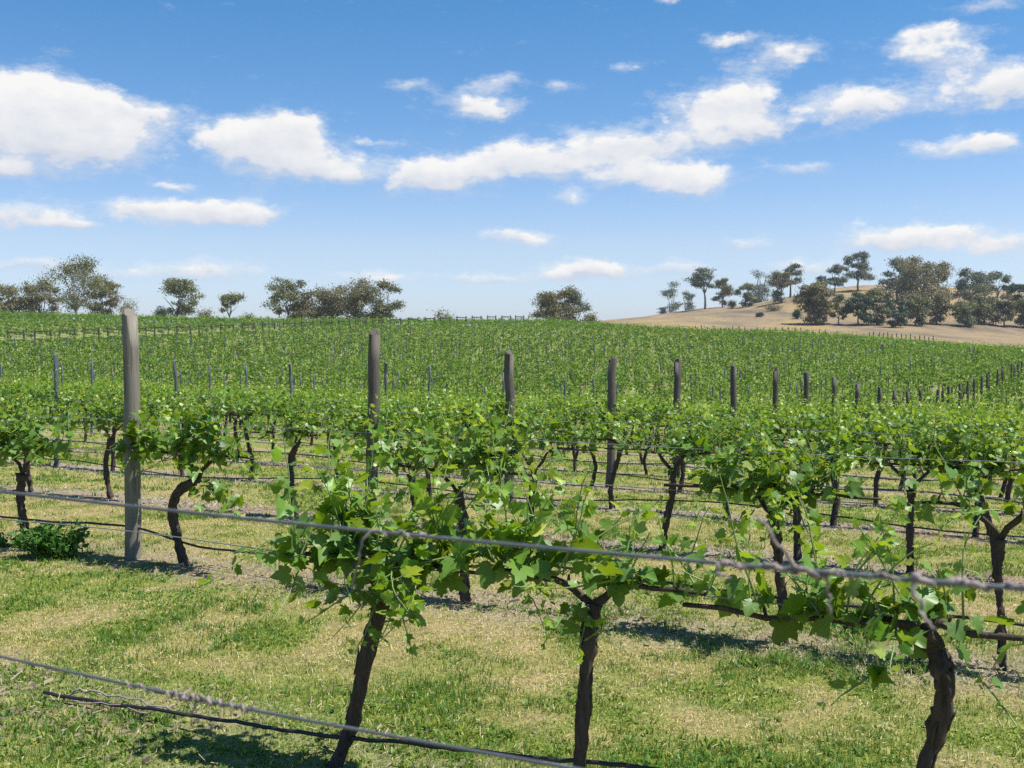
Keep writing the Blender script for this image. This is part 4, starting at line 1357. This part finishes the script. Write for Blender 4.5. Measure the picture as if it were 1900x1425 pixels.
# wind-torn edges: warp the direction with noise before looking up the cloud bodies
mpn = N(nt, 'ShaderNodeMapping'); mpn.inputs['Scale'].default_value = (1, 1.7, 1); L.new(ae.outputs[0], mpn.inputs['Vector'])
wn = noise(nt, mpn.outputs[0], 16, 6, .62)
wv = N(nt, 'ShaderNodeVectorMath', operation='SUBTRACT'); L.new(wn.outputs['Color'], wv.inputs[0]); wv.inputs[1].default_value = (.5, .5, .5)
ws = N(nt, 'ShaderNodeVectorMath', operation='MULTIPLY'); L.new(wv.outputs[0], ws.inputs[0]); ws.inputs[1].default_value = (.055, .030, 0)
wa = N(nt, 'ShaderNodeVectorMath', operation='ADD'); L.new(ae.outputs[0], wa.inputs[0]); L.new(ws.outputs[0], wa.inputs[1])
CL = [  # x, y, rx, ry, weight (photograph pixels -> directions)
    (50, 240, 190, 62, 1.3), (160, 258, 110, 40, 1.1), (30, 175, 85, 45, 1.2), (110, 195, 90, 40, .9), (265, 205, 90, 24, .42), (15, 312, 60, 18, .6),
    (500, 275, 105, 48, 1.2), (535, 240, 65, 34, 1.0), (600, 308, 85, 28, 1.1), (430, 258, 62, 26, .8), (645, 328, 40, 12, .7),
    (350, 394, 130, 24, 1.2), (410, 382, 80, 18, .8), (250, 378, 50, 13, .7), (470, 402, 50, 13, .7),
    (40, 400, 95, 24, 1.25), (140, 418, 45, 9, .6),
    (780, 320, 80, 32, 1.0), (860, 318, 90, 34, 1.0), (960, 285, 70, 28, 1.0), (1010, 310, 90, 30, .9), (1100, 270, 90, 28, .8), (1190, 262, 80, 28, .7),
    (1200, 318, 120, 30, 1.1), (1290, 335, 80, 26, 1.0), (1320, 195, 90, 42, 1.0), (1395, 180, 56, 32, .7), (1330, 255, 90, 26, .65), (1410, 235, 60, 20, .45),
    (880, 190, 85, 28, .62), (935, 150, 55, 15, .5), (905, 212, 40, 14, .4), (745, 158, 40, 11, .5), (1060, 372, 45, 18, .42), (690, 262, 40, 9, .3),
    (1360, 70, 52, 15, .95), (1450, 105, 76, 23, .95), (1150, 125, 45, 12, .55), (1040, 165, 40, 10, .3),
    (1560, 205, 95, 34, .85), (1640, 185, 70, 28, .7), (1700, 90, 80, 26, .45), (1780, 112, 70, 28, .45), (1815, 168, 80, 32, .74), (1895, 150, 60, 34, .68), (1740, 60, 60, 14, .35),
    (1790, 275, 90, 20, 1.1), (1845, 262, 40, 14, .8), (1690, 437, 110, 22, 1.2), (1650, 442, 60, 14, .7), (1870, 450, 80, 19, 1.2), (1790, 425, 50, 12, .5),
    (955, 442, 72, 17, 1.15), (1085, 497, 78, 20, 1.2), (1120, 503, 50, 14, .8), (1040, 506, 45, 11, .6),
    (350, 502, 150, 22, .5), (900, 518, 120, 12, .45), (1265, 500, 70, 16, .6), (1500, 492, 70, 20, .55), (700, 520, 70, 15, .5), (1490, 312, 70, 12, .45),
    (1390, 457, 50, 12, .45), (330, 340, 50, 9, .35), (1835, 10, 55, 15, .6), (90, 500, 90, 14, .35), (1250, 0, 40, 8, .4)]
acc = N(nt, 'ShaderNodeCombineXYZ').outputs[0]
for (x, y, rx, ry, wt) in CL:
    d0 = pix(x, y); d0 = d0 / np.linalg.norm(d0)
    a0, e0 = math.atan2(d0[0], d0[1]), math.asin(d0[2])
    sx, sy = FPX / rx * 1.06, FPX / ry * 1.02
    z0 = .15 + .21 * wt
    ch = N(nt, 'ShaderNodeVectorMath', operation='MULTIPLY_ADD')        # keeps the lobes in sequence
    L.new(acc, ch.inputs[0]); ch.inputs[1].default_value = (1e-12,) * 3; L.new(wa.outputs[0], ch.inputs[2])
    mp = N(nt, 'ShaderNodeVectorMath', operation='MULTIPLY_ADD')
    L.new(ch.outputs[0], mp.inputs[0]); mp.inputs[1].default_value = (sx, sy, 0); mp.inputs[2].default_value = (-a0 * sx, -e0 * sy, z0)
    dt = N(nt, 'ShaderNodeVectorMath', operation='DOT_PRODUCT'); L.new(mp.outputs[0], dt.inputs[0]); L.new(mp.outputs[0], dt.inputs[1])
    gs = mathn(nt, 'POWER', math.exp(-1.0), dt.outputs['Value'])
    ad = N(nt, 'ShaderNodeVectorMath', operation='MULTIPLY_ADD')
    L.new(mp.outputs[0], ad.inputs[0]); L.new(gs, ad.inputs[1]); L.new(acc, ad.inputs[2])
    acc = ad.outputs[0]
asep = N(nt, 'ShaderNodeSeparateXYZ'); L.new(acc, asep.inputs[0])
field = mathn(nt, 'MULTIPLY', asep.outputs[2], 3.0)
grad = asep.outputs[1]
fn = noise(nt, mpn.outputs[0], 38, 9, .60)
mps = N(nt, 'ShaderNodeMapping'); mps.inputs['Scale'].default_value = (1, 2.4, 1); mps.inputs['Rotation'].default_value = (0, 0, .35); L.new(ae.outputs[0], mps.inputs['Vector'])
wisp = noise(nt, mps.outputs[0], 26, 9, .72)
fld = mathn(nt, 'ADD', field, mathn(nt, 'MULTIPLY_ADD', fn.outputs[0], 1.75, -.87))
mr = N(nt, 'ShaderNodeMapRange', interpolation_type='SMOOTHSTEP'); L.new(fld, mr.inputs[0])
mr.inputs[1].default_value = .38; mr.inputs[2].default_value = 1.02
mr2 = N(nt, 'ShaderNodeMapRange', interpolation_type='SMOOTHSTEP')
L.new(mathn(nt, 'ADD', field, mathn(nt, 'MULTIPLY_ADD', wisp.outputs[0], 1.9, -.95)), mr2.inputs[0])
mr2.inputs[1].default_value = .14; mr2.inputs[2].default_value = 1.0
veil = mathn(nt, 'MULTIPLY', mr2.outputs[0], .62)
cover = mathn(nt, 'MAXIMUM', mathn(nt, 'MULTIPLY', mr.outputs[0], .97), veil)
shade = mathn(nt, 'DIVIDE', grad, mathn(nt, 'ADD', field, .05))
sh = mathn(nt, 'MULTIPLY_ADD', mathn(nt, 'ADD', shade, mathn(nt, 'MULTIPLY_ADD', fn.outputs[0], 1.3, -.65)), .8, .66, True)
cc = mixc(nt, sh, (.63, .68, .79), (1.0, .985, .96))
SKY_STR = .071
tint = ramp(nt, [(0, (.86, 1.0, 1.42)), (.16, (.94, .96, 1.13)), (.38, (.58, .83, 1.06)), (.6, (.37, .77, 1.02)), (1, (.34, .75, 1.0))])
L.new(mathn(nt, 'MULTIPLY', el, 2.0, None, True), tint.inputs[0])
sk2 = mixc(nt, 1.0, sky.outputs[0], tint.outputs[0], 'MULTIPLY')
skv = N(nt, 'ShaderNodeVectorMath', operation='SCALE'); L.new(sk2, skv.inputs[0]); skv.inputs['Scale'].default_value = 1.2
skyc = skv.outputs[0]
cs = N(nt, 'ShaderNodeVectorMath', operation='SCALE'); L.new(cc, cs.inputs[0]); cs.inputs['Scale'].default_value = .605 / SKY_STR
mixw = mixc(nt, cover, skyc, cs.outputs[0])
bg = N(nt, 'ShaderNodeBackground'); bg.inputs['Strength'].default_value = SKY_STR
L.new(mixw, bg.inputs['Color'])
ow = N(nt, 'ShaderNodeOutputWorld'); L.new(bg.outputs[0], ow.inputs[0])
w.cycles.sampling_method = 'MANUAL'; w.cycles.sample_map_resolution = 512

# ------------------------------------------------------------------ air
m_h, nt = new_mat('haze'); L = nt.links
pv = N(nt, 'ShaderNodeVolumePrincipled'); pv.inputs['Color'].default_value = (.78, .86, .97, 1); pv.inputs['Density'].default_value = HAZE
pv.inputs['Anisotropy'].default_value = .3
oo = N(nt, 'ShaderNodeOutputMaterial'); L.new(pv.outputs[0], oo.inputs['Volume'])
if HAZE > 0:
    mb = MB(); mb.box((60, 255, 10), (900, 610, 50))
    hz = mb.build('haze', m_h, smooth=False); tag(hz, kind='stuff')

# ------------------------------------------------------------------ sun and camera
sl = bpy.data.lights.new('sun', 'SUN'); sl.energy = 5.0; sl.angle = rad(.53); sl.color = (1, .96, .9)
so = bpy.data.objects.new('sun', sl); col.objects.link(so)
so.rotation_euler = Vector(SUN).to_track_quat('Z', 'Y').to_euler()
cam = bpy.data.cameras.new('camera'); co = bpy.data.objects.new('camera', cam); col.objects.link(co)
cam.sensor_width = 36; cam.lens = 36 * FPX / 1900
cam.clip_start = .05; cam.clip_end = 12000
cam.dof.use_dof = True; cam.dof.focus_distance = 6.0; cam.dof.aperture_fstop = 11
co.location = (0, 0, CAMZ); co.rotation_euler = (PI / 2 - TILT, 0, 0)
scn.camera = co
scn.view_settings.view_transform = 'Standard'; scn.view_settings.look = 'None'
scn.view_settings.exposure = .7; scn.view_settings.gamma = 1
scn.cycles.max_bounces = 8; scn.cycles.transparent_max_bounces = 8
scn.cycles.use_adaptive_sampling = False
scn.cycles.use_denoising = False
